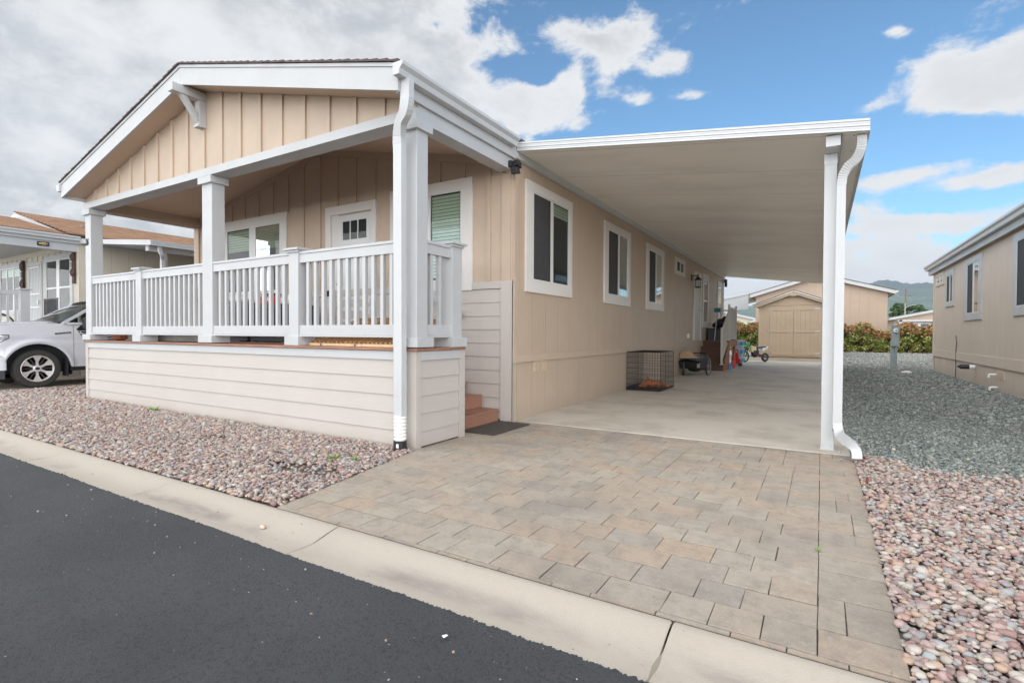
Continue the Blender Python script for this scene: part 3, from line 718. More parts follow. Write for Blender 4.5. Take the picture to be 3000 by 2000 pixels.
# porch ceiling
mb = MB(); mb.hexa([(XL+.2, Y0+.2, 3.62), (XC, Y0+.2, 4.42), (XC, Y3, 4.42), (XL+.2, Y3, 3.62)], [(XL+.2, Y0+.2, 3.66), (XC, Y0+.2, 4.46), (XC, Y3, 4.46), (XL+.2, Y3, 3.66)])
mb.v = []; mb.f = []; mb.mi = []
zc = lambda x: 4.335-.2*abs(x+7.44)
for a, b in ((XL, -7.44), (-7.44, X0-.02)):
    mb.hexa([(a, Y0+.11, zc(a)), (b, Y0+.11, zc(b)), (b, Y3, zc(b)), (a, Y3, zc(a))], [(a, Y0+.11, zc(a)+.03), (b, Y0+.11, zc(b)+.03), (b, Y3, zc(b)+.03), (a, Y3, zc(a)+.03)])
mb.build('porch_ceiling', M_ceil, H)
# gable over the porch
SZ = lambda x: 3.578+RS*(3.925-abs(x-XC))
mb = MB(); mb.prism([(XL+.005, Y0, 3.45), (X0-.005, Y0, 3.45), (X0-.005, Y0, SZ(X0)-.001), (XC, Y0, SZ(XC)-.001), (XL+.005, Y0, SZ(XL)-.001)], (0, .1, 0)); mb.build('gable_wall', M_board, H)
mb = MB()
for i in range(18):
    b = -3.62-.4325*i-.38
    if b-.06 < XL+.05: break
    mb = MB(); wg.box(mb, b-.06, b, 3.493, SZ(b-.03)-.004, 0, .022); mb.build('batten', M_board, H)
mb = MB(); wg.box(mb, X0-.06, X0-.008, 3.493, SZ(X0-.03), 0, .022); mb.build('batten', M_board, H)
mb = MB(); wg.box(mb, XL-.01, X0+.01, 3.388, 3.492, -.21, .026); mb.build('porch_beam', M_white, H)
mb = MB(); wr.box(mb, Y0+.02, Y3-.03, 3.378, 3.60, -.2, -.0); mb.build('porch_beam', M_white, H)
mb = MB(); wl.box(mb, Y0+.21, Y3, 3.385, 3.80, -.17, -.015); mb.build('porch_beam', M_board, H)
mb = MB(); wl.box(mb, Y0+.21, Y3, 3.375, 3.60, -.012, .0); mb.build('porch_beam', M_white, H)
# soffit of the rake and the roof
YR = 3.73
mb = MB()
for s in (-1, 1):
    a, b = XC, XC+s*3.925
    mb.hexa([(a, YR+.03, SZ(a)), (b, YR+.03, SZ(b)), (b, Y0+.02, SZ(b)), (a, Y0+.02, SZ(a))], [(a, YR+.03, SZ(a)+.02), (b, YR+.03, SZ(b)+.02), (b, Y0+.02, SZ(b)+.02), (a, Y0+.02, SZ(a)+.02)])
mb.build('soffit', M_ceil, H)
mb = MB(); e = 3.965
FB = lambda x: 3.535+RS*(e-abs(x-XC)); 
for s in (-1, 1):
    a, b = XC, XC+s*e
    mb.hexa([(a, YR, FB(a)), (b, YR, FB(b)), (b, YR+.03, FB(b)), (a, YR+.03, FB(a))], [(a, YR, FB(a)+.225), (b, YR, FB(b)+.225), (b, YR+.03, FB(b)+.225), (a, YR+.03, FB(a)+.225)])
    mb.hexa([(a, YR-.012, FB(a)+.226), (b, YR-.012, FB(b)+.226), (b, YR+.03, FB(b)+.226), (a, YR+.03, FB(a)+.226)], [(a, YR-.012, FB(a)+.262), (b, YR-.012, FB(b)+.262), (b, YR+.03, FB(b)+.262), (a, YR+.03, FB(a)+.262)])
mb.box(XC-.002, XC+.002, YR-.0015, YR, FB(XC), FB(XC)+.225)
mb.build('rake_fascia', M_white, H)
mb = MB(); wr.box(mb, YR+.0312, YB+.3, 3.533, 3.775, -.01, .0385); wl.box(mb, YR+.0312, YB+.3, 3.533, 3.775, -.01, .0385)
mb.build('eave_fascia', M_white, H)
# shingle roof with wavy front edge
mb = MB(); 
for s in (-1, 1):
    N = 30; 
    for i in range(N):
        d0, d1 = 3.99*i/N, 3.99*(i+1)/N; zt = lambda d: 3.535+.27+RS*(3.965-d)+.0
        x0_, x1_ = XC+s*d0, XC+s*d1
        t0, t1 = zt(d0)+.012, zt(d1)+.026
        yf = YR-.03+random.uniform(-.006, .004)
        mb.hexa([(x0_, yf, zt(d0)-.002), (x1_, yf, zt(d1)-.002), (x1_, YB+.3, zt(d1)-.002), (x0_, YB+.3, zt(d0)-.002)], [(x0_, yf, t0), (x1_, yf, t1), (x1_, YB+.3, t1), (x0_, YB+.3, t0)])
mb.build('roof', M_shdk, H)
# windows of the porch wall
wL = window(H, wf, -10.42, -8.346, 1.80, 3.387, [(-10.224, -9.491), (-9.291, -8.555)], .19, kind='fix', blind=M_blind, bz=.35)
wR = window(H, wf, -5.794, -4.232, 1.805, 3.395, [(-5.59, -5.05), (-4.988, -4.436)], .17, kind='fix', blind=M_blindw, bz=.97)
q = MB(); wf.box(q, -4.99+.02, -4.436-.02, 2.72, 3.205, .0085, .0095); q.build('blind_upper', M_blind, wR)
# entry door
mb = MB(); wf.box(mb, -7.295, -6.105, 3.175, 3.318, 0, .033); wf.box(mb, -7.295, -7.165, 1.04, 3.175, 0, .03); wf.box(mb, -6.205, -6.105, 1.04, 3.175, 0, .03)
wf.box(mb, -7.165, -6.995, 1.04, 3.175, 0, .006); dt = mb.build('door_trim', M_wtrim, H)
mb = MB(); wf.box(mb, -6.99, -6.215, 1.05, 3.15, 0, .01)
for a, b, c, d in ((-6.96, -6.91, 1.06, 3.13), (-6.30, -6.25, 1.06, 3.13)): wf.box(mb, a, b, c, d, 0, .014)
wf.box(mb, -6.91, -6.30, 3.06, 3.13, 0, .014); wf.box(mb, -6.91, -6.30, 2.66, 2.73, 0, .016)
door = mb.build('front_door', M_vinyl, H)
mb = MB(); wf.box(mb, -6.88, -6.33, 2.74, 3.045, .0105, .0115); mb.build('door_dark_sheet', M_dark, door)  # room shade painted as a near-black sheet behind the door pane
mb = MB(); mb.quad(wf.pt(-6.88, 2.74, .013), wf.pt(-6.33, 2.74, .013), wf.pt(-6.33, 3.045, .013), wf.pt(-6.88, 3.045, .013)); mb.build('pane', M_glass, door)
mb = MB(); wf.box(mb, -6.71, -6.69, 2.74, 3.045, .011, .019); wf.box(mb, -6.53, -6.51, 2.74, 3.045, .011, .019); mb.build('muntin', M_vinyl, door)
mb = MB(); wf.box(mb, -6.965, -6.915, 2.14, 2.27, .014, .03); mb.build('keypad_lock', M_black, door)
mb = MB(); mb.lathe([(.012, 0), (.012, -.04), (.03, -.045), (.032, -.065), (.02, -.08)], (-6.945, Y3-.014, 2.03), 'y', 12); mb.build('knob', M_steel, door, smooth=True)
# side windows
window(H, wr, 6.295, 7.834, 1.787, 3.352, [(6.512, 7.046), (7.146, 7.70)], .15, .195, kind='slide', blind=M_blind, bz=.16)
window(H, wr, 9.329, 10.874, 1.787, 3.352, [(9.545, 10.08), (10.18, 10.70)], .15, .195, kind='slide')
window(H, wr, 12.08, 13.643, 1.787, 3.352, [(12.30, 12.83), (12.93, 13.45)], .15, .195, kind='slide')
window(H, wr, 14.86, 16.06, 2.905, 3.387, [(15.05, 15.38), (15.50, 15.88)], .11, .11, kind='slide')
window(H, wr, 18.78, 19.89, 1.45, 3.32, [(18.98, 19.70)], .20, .20, kind='hung')
window(H, wr, 21.72, 22.96, 1.57, 3.31, [(21.95, 22.72)], .20, .20, kind='hung', blind=M_blindw, bz=.5)
mb = MB(); wr.box(mb, 17.36, 17.50, 1.0, 3.25, 0, .035); wr.box(mb, 18.40, 18.53, 1.0, 3.25, 0, .035); wr.box(mb, 17.50, 18.40, 3.12, 3.25, 0, .033); mb.build('door_trim', M_wtrim, H)
mb = MB(); wr.box(mb, 17.51, 18.39, 1.01, 3.11, 0, .012); sdoor = mb.build('side_door', pmat('grey_white_door', (.52, .50, .45), .5), H)
mb = MB(); mb.lathe([(.012, 0), (.012, .04), (.03, .045), (.03, .07)], (X0+.012, 18.3, 2.0), 'x', 10); mb.build('knob', M_steel, sdoor)
# foundation vent and socket
mb = MB(); wr.box(mb, 6.60, 6.985, .645, .80, -.014, -.004)
for i in range(3):
    for j in range(8): wr.box(mb, 6.62+i*.122, 6.70+i*.122, .66+j*.017, .668+j*.017, -.004, .004)
mb.build('foundation_vent', M_shelf, H)
mb = MB(); wr.box(mb, 16.52, 16.66, 1.08, 1.22, 0, .05); mb.build('socket_cover', M_pvc, H, bevel=.01)
# porch posts with caps and bases
for i, (xa_, xb_, ya, yb) in enumerate(((XL+.005, XL+.225, Y0+.005, Y0+.19), (-7.582, -7.332, Y0+.005, Y0+.19), (X0-.25, X0-.005, Y0+.005, Y0+.18))):
    mb = MB(); mb.box(xa_, xb_, ya, yb, 1.045, 3.386); p = mb.build('porch_post', M_white, H, bevel=.006)
    mb = MB(); mb.box(xa_-.04, xb_+.04, ya-.04, yb+.035, 3.285, 3.383); mb.build('capital', M_white, p, bevel=.004)
    mb = MB(); mb.box(xa_-.05, xb_+.045, ya-.04, yb+.045, 1.052, 1.15); mb.build('base_block', M_white, p, bevel=.004)
Mn = Matrix(((1,0,0,-11.345),(0,0,-1,Y0-.001),(0,1,0,2.80),(0,0,0,1)))
text('26', .165, M_dark, H, Mn, 'house_number', shear=.25, sx=.78)
# gable bracket
mb = MB(); mb.box(-7.56, -7.435, 3.60, Y0, 4.42, 4.53); mb.box(-7.55, -7.445, Y0-.10, Y0-.001, 4.08, 4.419)
mb.hexa([(-7.54, Y0-.10, 4.10), (-7.455, Y0-.10, 4.10), (-7.455, Y0-.10, 4.19), (-7.54, Y0-.10, 4.19)], [(-7.54, 3.72, 4.419), (-7.455, 3.72, 4.419), (-7.455, 3.80, 4.419), (-7.54, 3.80, 4.419)])
mb.box(-7.555, -7.44, Y0-.12, Y0-.001, 4.05, 4.082)
mb.build('gable_bracket', M_white, H, bevel=.004)
# gutters: K profile
def gutter(par, xw, s, y0, y1, zb, name='gutter', h=.115, d=.125):
    pr = [(0, 0), (d*.62, 0), (d*.66, h*.12), (d*.72, h*.45), (d*1.0, h*.72), (d*1.0, h), (d*.93, h), (d*.93, h*.76), (d*.66, h*.5), (d*.60, .006), (.004, .006), (.004, h), (0, h)]
    mb = MB(); mb.prism([(xw+s*a, y0, zb+b) for a, b in pr], (0, y1-y0, 0))
    for yy in (y0-.0034, y1+.0004): mb.prism([(xw+s*a, yy, zb+b) for a, b in ((0, 0), (d*.62, 0), (d*.72, h*.45), (d, h*.72), (d, h), (0, h))], (0, .003, 0))
    return mb.build(name, M_gutter, par, smooth=30)
gutter(H, X0+.042, 1, 3.66, 5.87, 3.648); gutter(H, XL-.042, -1, 3.70, YB+.3, 3.648)
def corr(pts, n=6): 
    """Catmull-Rom through points"""
    P_ = [Vector(p) for p in pts]; P_ = [P_[0]*2-P_[1]]+P_+[P_[-1]*2-P_[-2]]; out = []
    for i in range(1, len(P_)-2):
        for k in range(n):
            t_ = k/n; a, b, c, d = P_[i-1:i+3]
            out.append(.5*((2*b)+(c-a)*t_+(2*a-5*b+4*c-d)*t_*t_+(3*b-a-3*c+d)*t_**3))
    out.append(P_[-2]); return out
def downspout(par, pts, ribs, w=.085, d=.06, up=(0,1,0)):
    path = corr(pts, 7); ds = MB(); n = len(path)
    rr = [1+(.07 if ribs(p) and i % 2 else 0) for i, p in enumerate(path)]
    ds.tube(path, rr, rect=(w, d), up=up); return ds.build('downspout', M_gutter, par, smooth=25, bevel=.006)
# main downspout: from gutter, jog towards the post, down to the drain
pts = [(X0+.095, 3.80, 3.655), (X0+.095, 3.80, 3.56), (X0+.095, 3.80, 3.46), (X0+.055, 3.82, 3.36), (X0-.045, 3.87, 3.30), (X0-.105, 3.91, 3.22), (X0-.125, 3.93, 3.12), (X0-.128, 3.935, 2.9), (X0-.128, 3.945, .35)]
dsp = downspout(H, pts, lambda p: 3.08 < p.z < 3.50, .11, .075)
mb = MB(); rr_ = []; pp = []
for i in range(15): pp.append((X0-.128, 3.945, .35-.018*i)); rr_.append(.058+(.009 if i % 2 else 0))
mb.tube(pp, rr_, 14); mb.build('flexible_coupling', M_pvc, dsp, smooth=25)
mb = MB(); mb.tube([(X0-.128, 3.945, .10), (X0-.128, 3.945, -.04)], .068, 14); mb.tube([(X0-.128, 3.945, .02), (X0-.128, 3.945, -.0)], .075, 14); mb.build('drain_adapter', M_black, dsp, smooth=25)
mb = MB(); mb.box(X0-.115, X0-.085, 3.874, 3.879, .035, .075); mb.build('adapter_label', M_pvc, dsp)

# ================================================================== PORCH DECK
DK = thing('porch_deck', 'raised front deck with white railing, off-white skirt and brown steps down its right side', 'porch deck', (XC, 5.0, 0))
Y2 = 4.887
mb = MB(); mb.box(XL+.01, X0-.02, Y0+.02, Y2-.03, .0, 1.0); mb.box(XL+.01, -5.13, Y2-.03, Y3-.04, 0, 1.0); mb.build('deck_frame', M_dark, DK)
zs2 = [.917-.1872*i for i in range(5)]+[-.02]
mb = MB(); wg2 = Wall('y', Y0+.02, -1); wr2 = Wall('x', X0-.02, 1)
wg2.lap(mb, XL+.10, X0-.118, [.915]+zs2[1:], 0, .016); wr2.lap(mb, Y0+.075, Y2-.105, [.915]+zs2[1:-1]+[.015], 0, .016)
mb.build('skirt_siding', M_lap, DK)
for w_, a_, b_, d_ in ((wg2, XL, XL+.10, .022), (wg2, X0-.118, X0-.002, .0225), (wr2, Y0+.02, Y0+.07, .022), (wr2, Y2-.10, Y2, .022)): mb = MB(); w_.box(mb, a_, b_, -.02, 1.008, 0, d_); mb.build('corner_board', M_lap, DK)
mb = MB(); wg2.box(mb, XL+.10, X0-.118, .915, 1.008, 0, .024); wr2.box(mb, Y0+.07, Y2-.10, .915, 1.008, 0, .024); mb.build('frieze_board', M_white, DK)
mb = MB(); y = Y0-.028
mb.box(XL-.02, X0+.025, y, y+.137, 1.012, 1.040); y += .143
while y < Y3-.15:
    xr = X0+.025 if y < Y2-.05 else -5.10
    mb.box(XL-.02, xr, y, min(y+.137, Y3-.02), 1.012, 1.040); y += .143
mb.build('decking', M_deck, DK, bevel=.004)
# steps: wide treads between deck return and house wall
for i in range(5):
    xn = -3.76-.27*i; zt_ = .175*(i+1)-.002
    mb = MB(); mb.box(xn-.30, xn, 4.90, Y3-.045, zt_-.028, zt_); mb.box(xn-.03, xn-.012, 4.905, Y3-.045, zt_-.172, zt_-.029)
    mb.build('step', M_deck, DK, bevel=.003)
mb = MB(); mb.box(-5.14, -5.11, 4.89, Y3-.04, .7, 1.01); mb.box(-5.1, X0-.03, Y2-.028, Y2, .03, 1.0); mb.build('riser', M_deck, DK)
# railing
def newel(xa_, xb_, ya, yb):
    mb = MB(); mb.box(xa_, xb_, ya, yb, 1.045, 2.20); p = mb.build('newel_post', M_white, DK, bevel=.005)
    mb = MB(); mb.box(xa_-.045, xb_+.045, ya-.045, yb+.045, 2.202, 2.228); mb.hexa([(xa_-.03, ya-.03, 2.229), (xb_+.03, ya-.03, 2.229), (xb_+.03, yb+.03, 2.229), (xa_-.03, yb+.03, 2.229)], [(xa_+.04, ya+.04, 2.248), (xb_-.04, ya+.04, 2.248), (xb_-.04, yb-.04, 2.248), (xa_+.04, yb-.04, 2.248)])
    mb.box(xa_-.02, xb_+.02, ya-.02, yb+.02, 2.175, 2.2015); mb.build('cap', M_white, p, bevel=.003)
    mb = MB(); mb.box(xa_-.04, xb_+.045, ya-.035, yb+.045, 1.043, 1.15); mb.build('base_block', M_white, p, bevel=.004)
newel(-9.547, -9.367, Y0, Y0+.18); newel(-5.639, -5.459, Y0, Y0+.18); newel(X0-.185, X0-.0, 4.643, 4.828)
def rail_x(a, b):
    mb = MB(); mb.box(a, b, Y0+.02, Y0+.085, 2.045, 2.150); mb.box(a, b, Y0+.01, Y0+.10, 2.151, 2.182); mb.build('top_rail', M_white, DK, bevel=.003)
    mb = MB(); mb.box(a, b, Y0+.02, Y0+.085, 1.175, 1.288); mb.box(a, b, Y0+.012, Y0+.095, 1.150, 1.174); mb.build('bottom_rail', M_white, DK, bevel=.003)
    n = int(round((b-a)/.140))-1; st = (b-a)/(n+1)
    for i in range(n):
        c = a+st*(i+1); mb = MB(); mb.box(c-.0225, c+.0225, Y0+.03, Y0+.072, 1.2885, 2.0445); mb.build('baluster', M_white, DK)
rail_x(XL+.225, -9.547); rail_x(-9.367, -7.582); rail_x(-7.332, -5.639); rail_x(-5.459, X0-.25)
a, b = Y0+.18, 4.643; xr = X0-.09
mb = MB(); mb.box(xr, xr+.065, a, b, 2.045, 2.150); mb.box(xr-.012, xr+.078, a, b, 2.151, 2.182); mb.build('top_rail', M_white, DK, bevel=.003)
mb = MB(); mb.box(xr, xr+.065, a, b, 1.175, 1.288); mb.box(xr-.01, xr+.075, a, b, 1.150, 1.174); mb.build('bottom_rail', M_white, DK, bevel=.003)
for c in (4.335, 4.475): mb = MB(); mb.box(xr+.01, xr+.052, c-.022, c+.022, 1.2885, 2.0445); mb.build('baluster', M_white, DK)
# stair handrail along the wall side (slanted white rail seen behind)
mb = MB(); mb.tube([(-5.25, 5.88, 2.0), (-4.4, 5.88, 1.45)], 1, rect=(.05, .09), up=(0, 0, 1)); mb.build('stair_handrail', M_white, DK)
mb = MB(); wl.box(mb, Y0+.2, Y3, 2.05, 2.16, -.09, -.02); wl.box(mb, Y0+.2, Y3, 1.17, 1.28, -.09, -.02); mb.build('top_rail', M_white, DK)
for i in range(11): c = Y0+.34+.14*i; mb = MB(); wl.box(mb, c-.022, c+.022, 1.28, 2.05, -.075, -.035); mb.build('baluster', M_white, DK)

# things on the deck
def deckbox(x0, x1, y0, y1, h, label):
    t_ = thing('storage_box', label, 'storage box', ((x0+x1)/2, (y0+y1)/2, 1.042), group=None)
    mb = MB(); mb.box(x0+.02, x1-.02, y0+.02, y1-.02, 1.06, 1.042+h-.07)
    for i in range(int((x1-x0)/.06)): mb.box(x0+.03+.06*i, x0+.065+.06*i, y0+.012, y0+.0199, 1.10, 1.042+h-.09)
    mb.build('body', M_rattan, t_); mb = MB(); mb.box(x0, x1, y0, y1, 1.042+h-.069, 1.042+h); mb.build('lid', M_rattan, t_, bevel=.01)
    mb = MB()
    for a_ in (x0+.05, x1-.11): mb.box(a_, a_+.06, y0+.04, y0+.1, 1.0415, 1.0595); mb.box(a_, a_+.06, y1-.1, y1-.04, 1.0415, 1.0595)
    mb.build('foot', M_black, t_)
deckbox(-9.35, -8.28, 5.15, 5.75, .66, 'charcoal deck storage box under the wide porch window, nearer the middle post')
deckbox(-8.22, -7.3, 5.15, 5.75, .61, 'charcoal deck box just left of the front door, red packet on its lid')
t_ = thing('red_packet', 'bright red packet lying on the charcoal storage box by the front door', 'packet', (-7.85, 5.3, 1.655))
mb = MB(); mb.box(-7.99, -7.62, 5.20, 5.36, 1.655, 1.80); mb.build('packet', M_red, t_, bevel=.02)
mb = MB(); mb.box(-7.97, -7.64, 5.205, 5.36, 1.801, 1.84); mb.build('blue_flap', M_navy, t_, bevel=.01)
Mt = Matrix(((1,0,0,-7.74),(0,0,-1,5.197),(0,1,0,1.74),(0,0,0,1))); text('KX', .09, M_pvc, t_, Mt, 'lettering', shear=.2)
mb = MB()
for k, (a_, b_, c_) in enumerate(((-7.55, 5.35, 1.74), (-7.47, 5.42, 1.76))): mb.ell((a_, b_, c_-.03), (.10, .12, .075+.02*k))
tag(mb.build('white_bag', M_pvc, smooth=True), 'crumpled white bag on the storage box left of the front door', 'bag')
mb = MB(); mb.ell((-9.0, 5.4, 1.76), (.30, .2, .06)); mb.ell((-8.8, 5.35, 1.78), (.16, .13, .08)); mb.ell((-9.18, 5.42, 1.79), (.12, .12, .085))
tag(mb.build('folded_towel', M_pvc, smooth=True), 'rumpled white cloth lying on the left storage box', 'cloth')
# slatted wood racks lying on the deck
def rack(label, ox, oy, L, Wd, rz, tilt, mat, nsl):
    t_ = thing('wooden_rack', label, 'wooden rack', (ox, oy, 1.06), rz, 'folded slatted wooden racks on the deck')
    T = Matrix.Rotation(tilt, 3, 'X')
    def bar(p, q, w, h, name, m):
        mb = MB(); mb.tube([T@Vector(p), T@Vector(q)], 1, rect=(w, h)); return mb.build(name, m, t_, local=True)
    bar((0, 0, 0), (L, 0, 0), .03, .03, 'side_rail', M_woodl); bar((0, Wd, 0), (L, Wd, 0), .03, .03, 'side_rail', mat)
    bar((0, .0, -.034), (L*.97, 0, -.034), .03, .024, 'side_rail', M_woodl)
    for i in range(nsl):
        x = L*(i+.5)/nsl; bar((x-.03, .022, .020), (x+.04, Wd-.02, .020), .028, .018, 'slat', mat)
    for x in (L*.25, L*.9):
        mb = MB(); mb.tube([T@Vector((x, -.018, -.05)), T@Vector((x, -.018, .02))], 1, rect=(.025, .006)); mb.build('hinge', M_steel, t_, local=True)
rack('pale slatted wooden rack lying folded on the deck beside the post left of the corner', -5.38, 4.16, .95, .78, R(-3), R(24), M_wood, 12)
rack('orange-brown slatted wooden rack lying folded on the deck behind the corner downspout', -4.72, 4.13, .92, .78, R(-2), R(22), M_wood, 13)
mb = MB(); mb.lathe([(.05, 0), (.11, .02), (.13, .07), (.12, .10), (.09, .105)], (-11.0, 4.42, 1.042), 'z', 16); tag(mb.build('clay_pot', M_terra, smooth=True), 'low terracotta pot on the deck behind the left end rail', 'pot')
mb = MB(); mb.tube([(-10.55, 4.42, 1.098), (-7.75, 4.46, 1.098)], 1, rect=(.14, .108)); tag(mb.build('timber_beam', M_log, bevel=.01), 'weathered grey timber lying on the deck behind the left rails', 'timber')
mb = MB(); mb.box(-3.755, -3.27, 5.06, 5.93, .004, .016); tag(mb.build('doormat', M_mat, bevel=.004), 'dark brown doormat on the pavers at the foot of the porch steps', 'doormat')

# floodlight on the corner
t_ = thing('floodlight', 'black twin-head floodlight on the corner at the end of the porch beam', 'floodlight', (X0+.02, 5.88, 3.40))
mb = MB(); mb.box(X0+.002, X0+.05, 5.83, 5.93, 3.39, 3.475); mb.build('mount', M_black, t_, bevel=.008)
mb = MB(); mb.tube([(X0+.07, 5.88, 3.44), (X0+.07, 5.88, 3.34)], .02, 10); mb.build('arm', M_black, t_)
for dy, rx in ((-.05, .2), (.06, -.25)):
    mb = MB(); M3 = Matrix.Rotation(rx, 3, 'X'); c = Vector((X0+.09, 5.88+dy*.4, 3.43 if dy > 0 else 3.335))
    mb.hexa([c+M3@Vector(p) for p in ((-.04, -.04, -.045), (.06, -.05, -.045), (.06, .05, -.045), (-.04, .04, -.045))], [c+M3@Vector(p) for p in ((-.04, -.04, .04), (.05, -.04, .04), (.05, .04, .04), (-.04, .04, .04))]); mb.build('lamp_head', M_black, t_, bevel=.006)
mb = MB(); mb.tube(corr([(X0-.16, Y3-.04, 3.385), (X0-.10, Y3-.03, 3.352), (X0-.04, Y3-.02, 3.35), (X0+.012, 5.93, 3.40)], 4), .004, 5); mb.build('cable', M_black, t_)
# wall lantern by the side door
t_ = thing('wall_lantern', 'black wall lantern with clear glass left of the carport side door', 'lantern', (X0, 17.05, 2.95))
mb = MB(); mb.box(X0+.001, X0+.02, 16.98, 17.12, 2.90, 3.10); mb.tube([(X0+.02, 17.05, 3.04), (X0+.16, 17.05, 3.06), (X0+.2, 17.05, 3.03)], .016, 8); mb.tube([(X0+.2, 17.05, 3.12), (X0+.2, 17.05, 3.0)], .014, 8); mb.build('bracket', M_black, t_)
mb = MB(); mb.lathe([(.02, 3.02), (.04, 3.0), (.115, 2.92), (.12, 2.905), (.08, 2.90)], (X0+.2, 17.05, 0), 'z', 6); mb.lathe([(.08, 2.70), (.10, 2.70), (.10, 2.68), (.05, 2.66)], (X0+.2, 17.05, 0), 'z', 6)
for k in range(6): a_ = k*pi/3; mb.tube([(X0+.2+.085*cos(a_), 17.05+.085*sin(a_), 2.70), (X0+.2+.085*cos(a_), 17.05+.085*sin(a_), 2.905)], .007, 5)
mb.build('cage', M_black, t_)
mb = MB(); mb.lathe([(.07, 2.70), (.07, 2.90)], (X0+.2, 17.05, 0), 'z', 6); mb.build('glass', M_clearw, t_)
t_ = thing('security_camera', 'small dark camera hung at the far end of the carport eave', 'camera', (X0+.12, 23.2, 3.28))
mb = MB(); mb.box(X0+.06, X0+.16, 23.12, 23.24, 3.18, 3.36); mb.build('housing', M_navy, t_, bevel=.02); mb = MB(); mb.box(X0+.16, X0+.17, 23.15, 23.21, 3.28, 3.33); mb.build('lens', M_red, t_); mb = MB(); mb.box(X0+.04, X0+.16, 23.16, 23.2, 3.36, 3.5); mb.build('bracket', M_black, t_)

# ================================================================== CARPORT
CP = thing('carport', 'white metal carport roof on slim white posts over the concrete slab', 'carport', (-1.6, 14, 0))
def czx(x): return 3.640-(x-X0)*(3.640-3.150)/(.37-X0)
ya, yb = 5.98, YB+.2
mb = MB(); a, b = X0+.042, .37
mb.hexa([(a, ya+.03, czx(a)), (b, ya+.03, czx(b)), (b, yb, czx(b)), (a, yb, czx(a))], [(a, ya+.03, czx(a)+.09), (b, ya+.03, czx(b)+.085), (b, yb, czx(b)+.085), (a, yb, czx(a)+.09)]); mb.build('roof_panel', M_soffit, CP)
mb = MB()
def ribbed(p0, p1, z0a, z0b, h, out):
    for k in range(5):
        f0, f1 = k/5, (k+1)/5-.012
        dd = .0 if k % 2 else .003
        lo = [Vector(p0)+Vector((0,0,z0a+h*f0)), Vector(p1)+Vector((0,0,z0b+h*f0))]; o_ = Vector(out)
        mb.hexa([lo[0]-o_*.03, lo[1]-o_*.03, lo[1]+o_*(dd+.004), lo[0]+o_*(dd+.004)], [lo[0]-o_*.03+Vector((0,0,h*(f1-f0))), lo[1]-o_*.03+Vector((0,0,h*(f1-f0))), lo[1]+o_*dd+Vector((0,0,h*(f1-f0))), lo[0]+o_*dd+Vector((0,0,h*(f1-f0)))])
ribbed((a, ya, 0), (b+.004, ya, 0), czx(a)+.0, czx(b)-.008, .118, (0, -1, 0)); ribbed((b, ya+.035, 0), (b, yb, 0), czx(b)-.008, czx(b)-.008, .118, (1, 0, 0)); ribbed((a, yb, 0), (b, yb, 0), czx(a), czx(b)-.008, .118, (0, 1, 0))
mb.build('fascia_trim', M_gutter, CP)
mb = MB(); mb.box(.015, .14, ya+.07, yb-.05, 3.07, 3.172); mb.box(.145, .155, ya+.06, yb, 3.165, 3.178); mb.build('beam', M_gutter, CP)
mb = MB(); wr.box(mb, ya, yb, 3.545, 3.640, .042, .055); mb.build('ledger_flashing', M_gutter, CP)
for i, yp in enumerate((6.30, 14.4, 22.6)):
    mb = MB(); mb.box(.006, .118, yp, yp+.12, .004, 3.069); p = mb.build('post', M_gutter, CP, bevel=.004)
    mb = MB(); mb.box(.004, .121, yp-.004, yp-.0005, .004, .07); mb.box(-.004, .130, yp-.02, yp+.13, .0045, .009)
    mb.build('foot_plate', M_gutter, p); mb = MB(); mb.box(.004, .121, yp-.004, yp-.0005, 2.96, 3.068); mb.build('top_plate', M_gutter, p)
    for xx in (.022, .1):
        for zz in (.045, 2.985, 3.04): mb = MB(); mb.lathe([(.008, 0), (.008, -.005)], (xx, yp-.0042, zz), 'y', 8); mb.build('bolt', M_steel, p)
pts = [(.315, 6.12, 3.155), (.318, 6.13, 3.09), (.31, 6.15, 3.02), (.27, 6.19, 2.94), (.21, 6.23, 2.89), (.17, 6.26, 2.82), (.158, 6.27, 2.72), (.155, 6.27, 2.5), (.15, 6.27, .42), (.152, 6.26, .28), (.175, 6.20, .19), (.22, 6.08, .155), (.265, 5.97, .13), (.295, 5.87, .09), (.30, 5.82, .02)]
downspout(CP, pts, lambda p: (2.72 < p.z < 3.09) or p.z < .33, .08, .085)
mb = MB()
for i in range(30):
    for xx in (.25, .34): mb.lathe([(.009, 0), (.007, -.006)], (xx, 6.12+.5*i, czx(xx)-.001), 'z', 6)
mb.build('screw', M_steel, CP)

# ================================================================== SIDE STEPS under the carport
S = thing('side_steps', 'dark brown wooden steps and landing with almond metal railing at the carport side door', 'steps', (-3.1, 19, 0))
nose = [(17.96, .0, .205), (18.38, .205, .385), (18.62, .385, .575), (18.92, .575, .765), (19.28, .765, .98)]
nz = [(-2.75, 17.97, .205), (-2.74, 18.36, .385), (-2.73, 18.62, .575), (-2.72, 18.93, .765)]
yf = [17.97, 18.26, 18.55, 18.84, 19.13]; tops = [.205, .39, .58, .77, .98]
yf = [17.95, 18.03, 18.12, 18.2, 18.3]
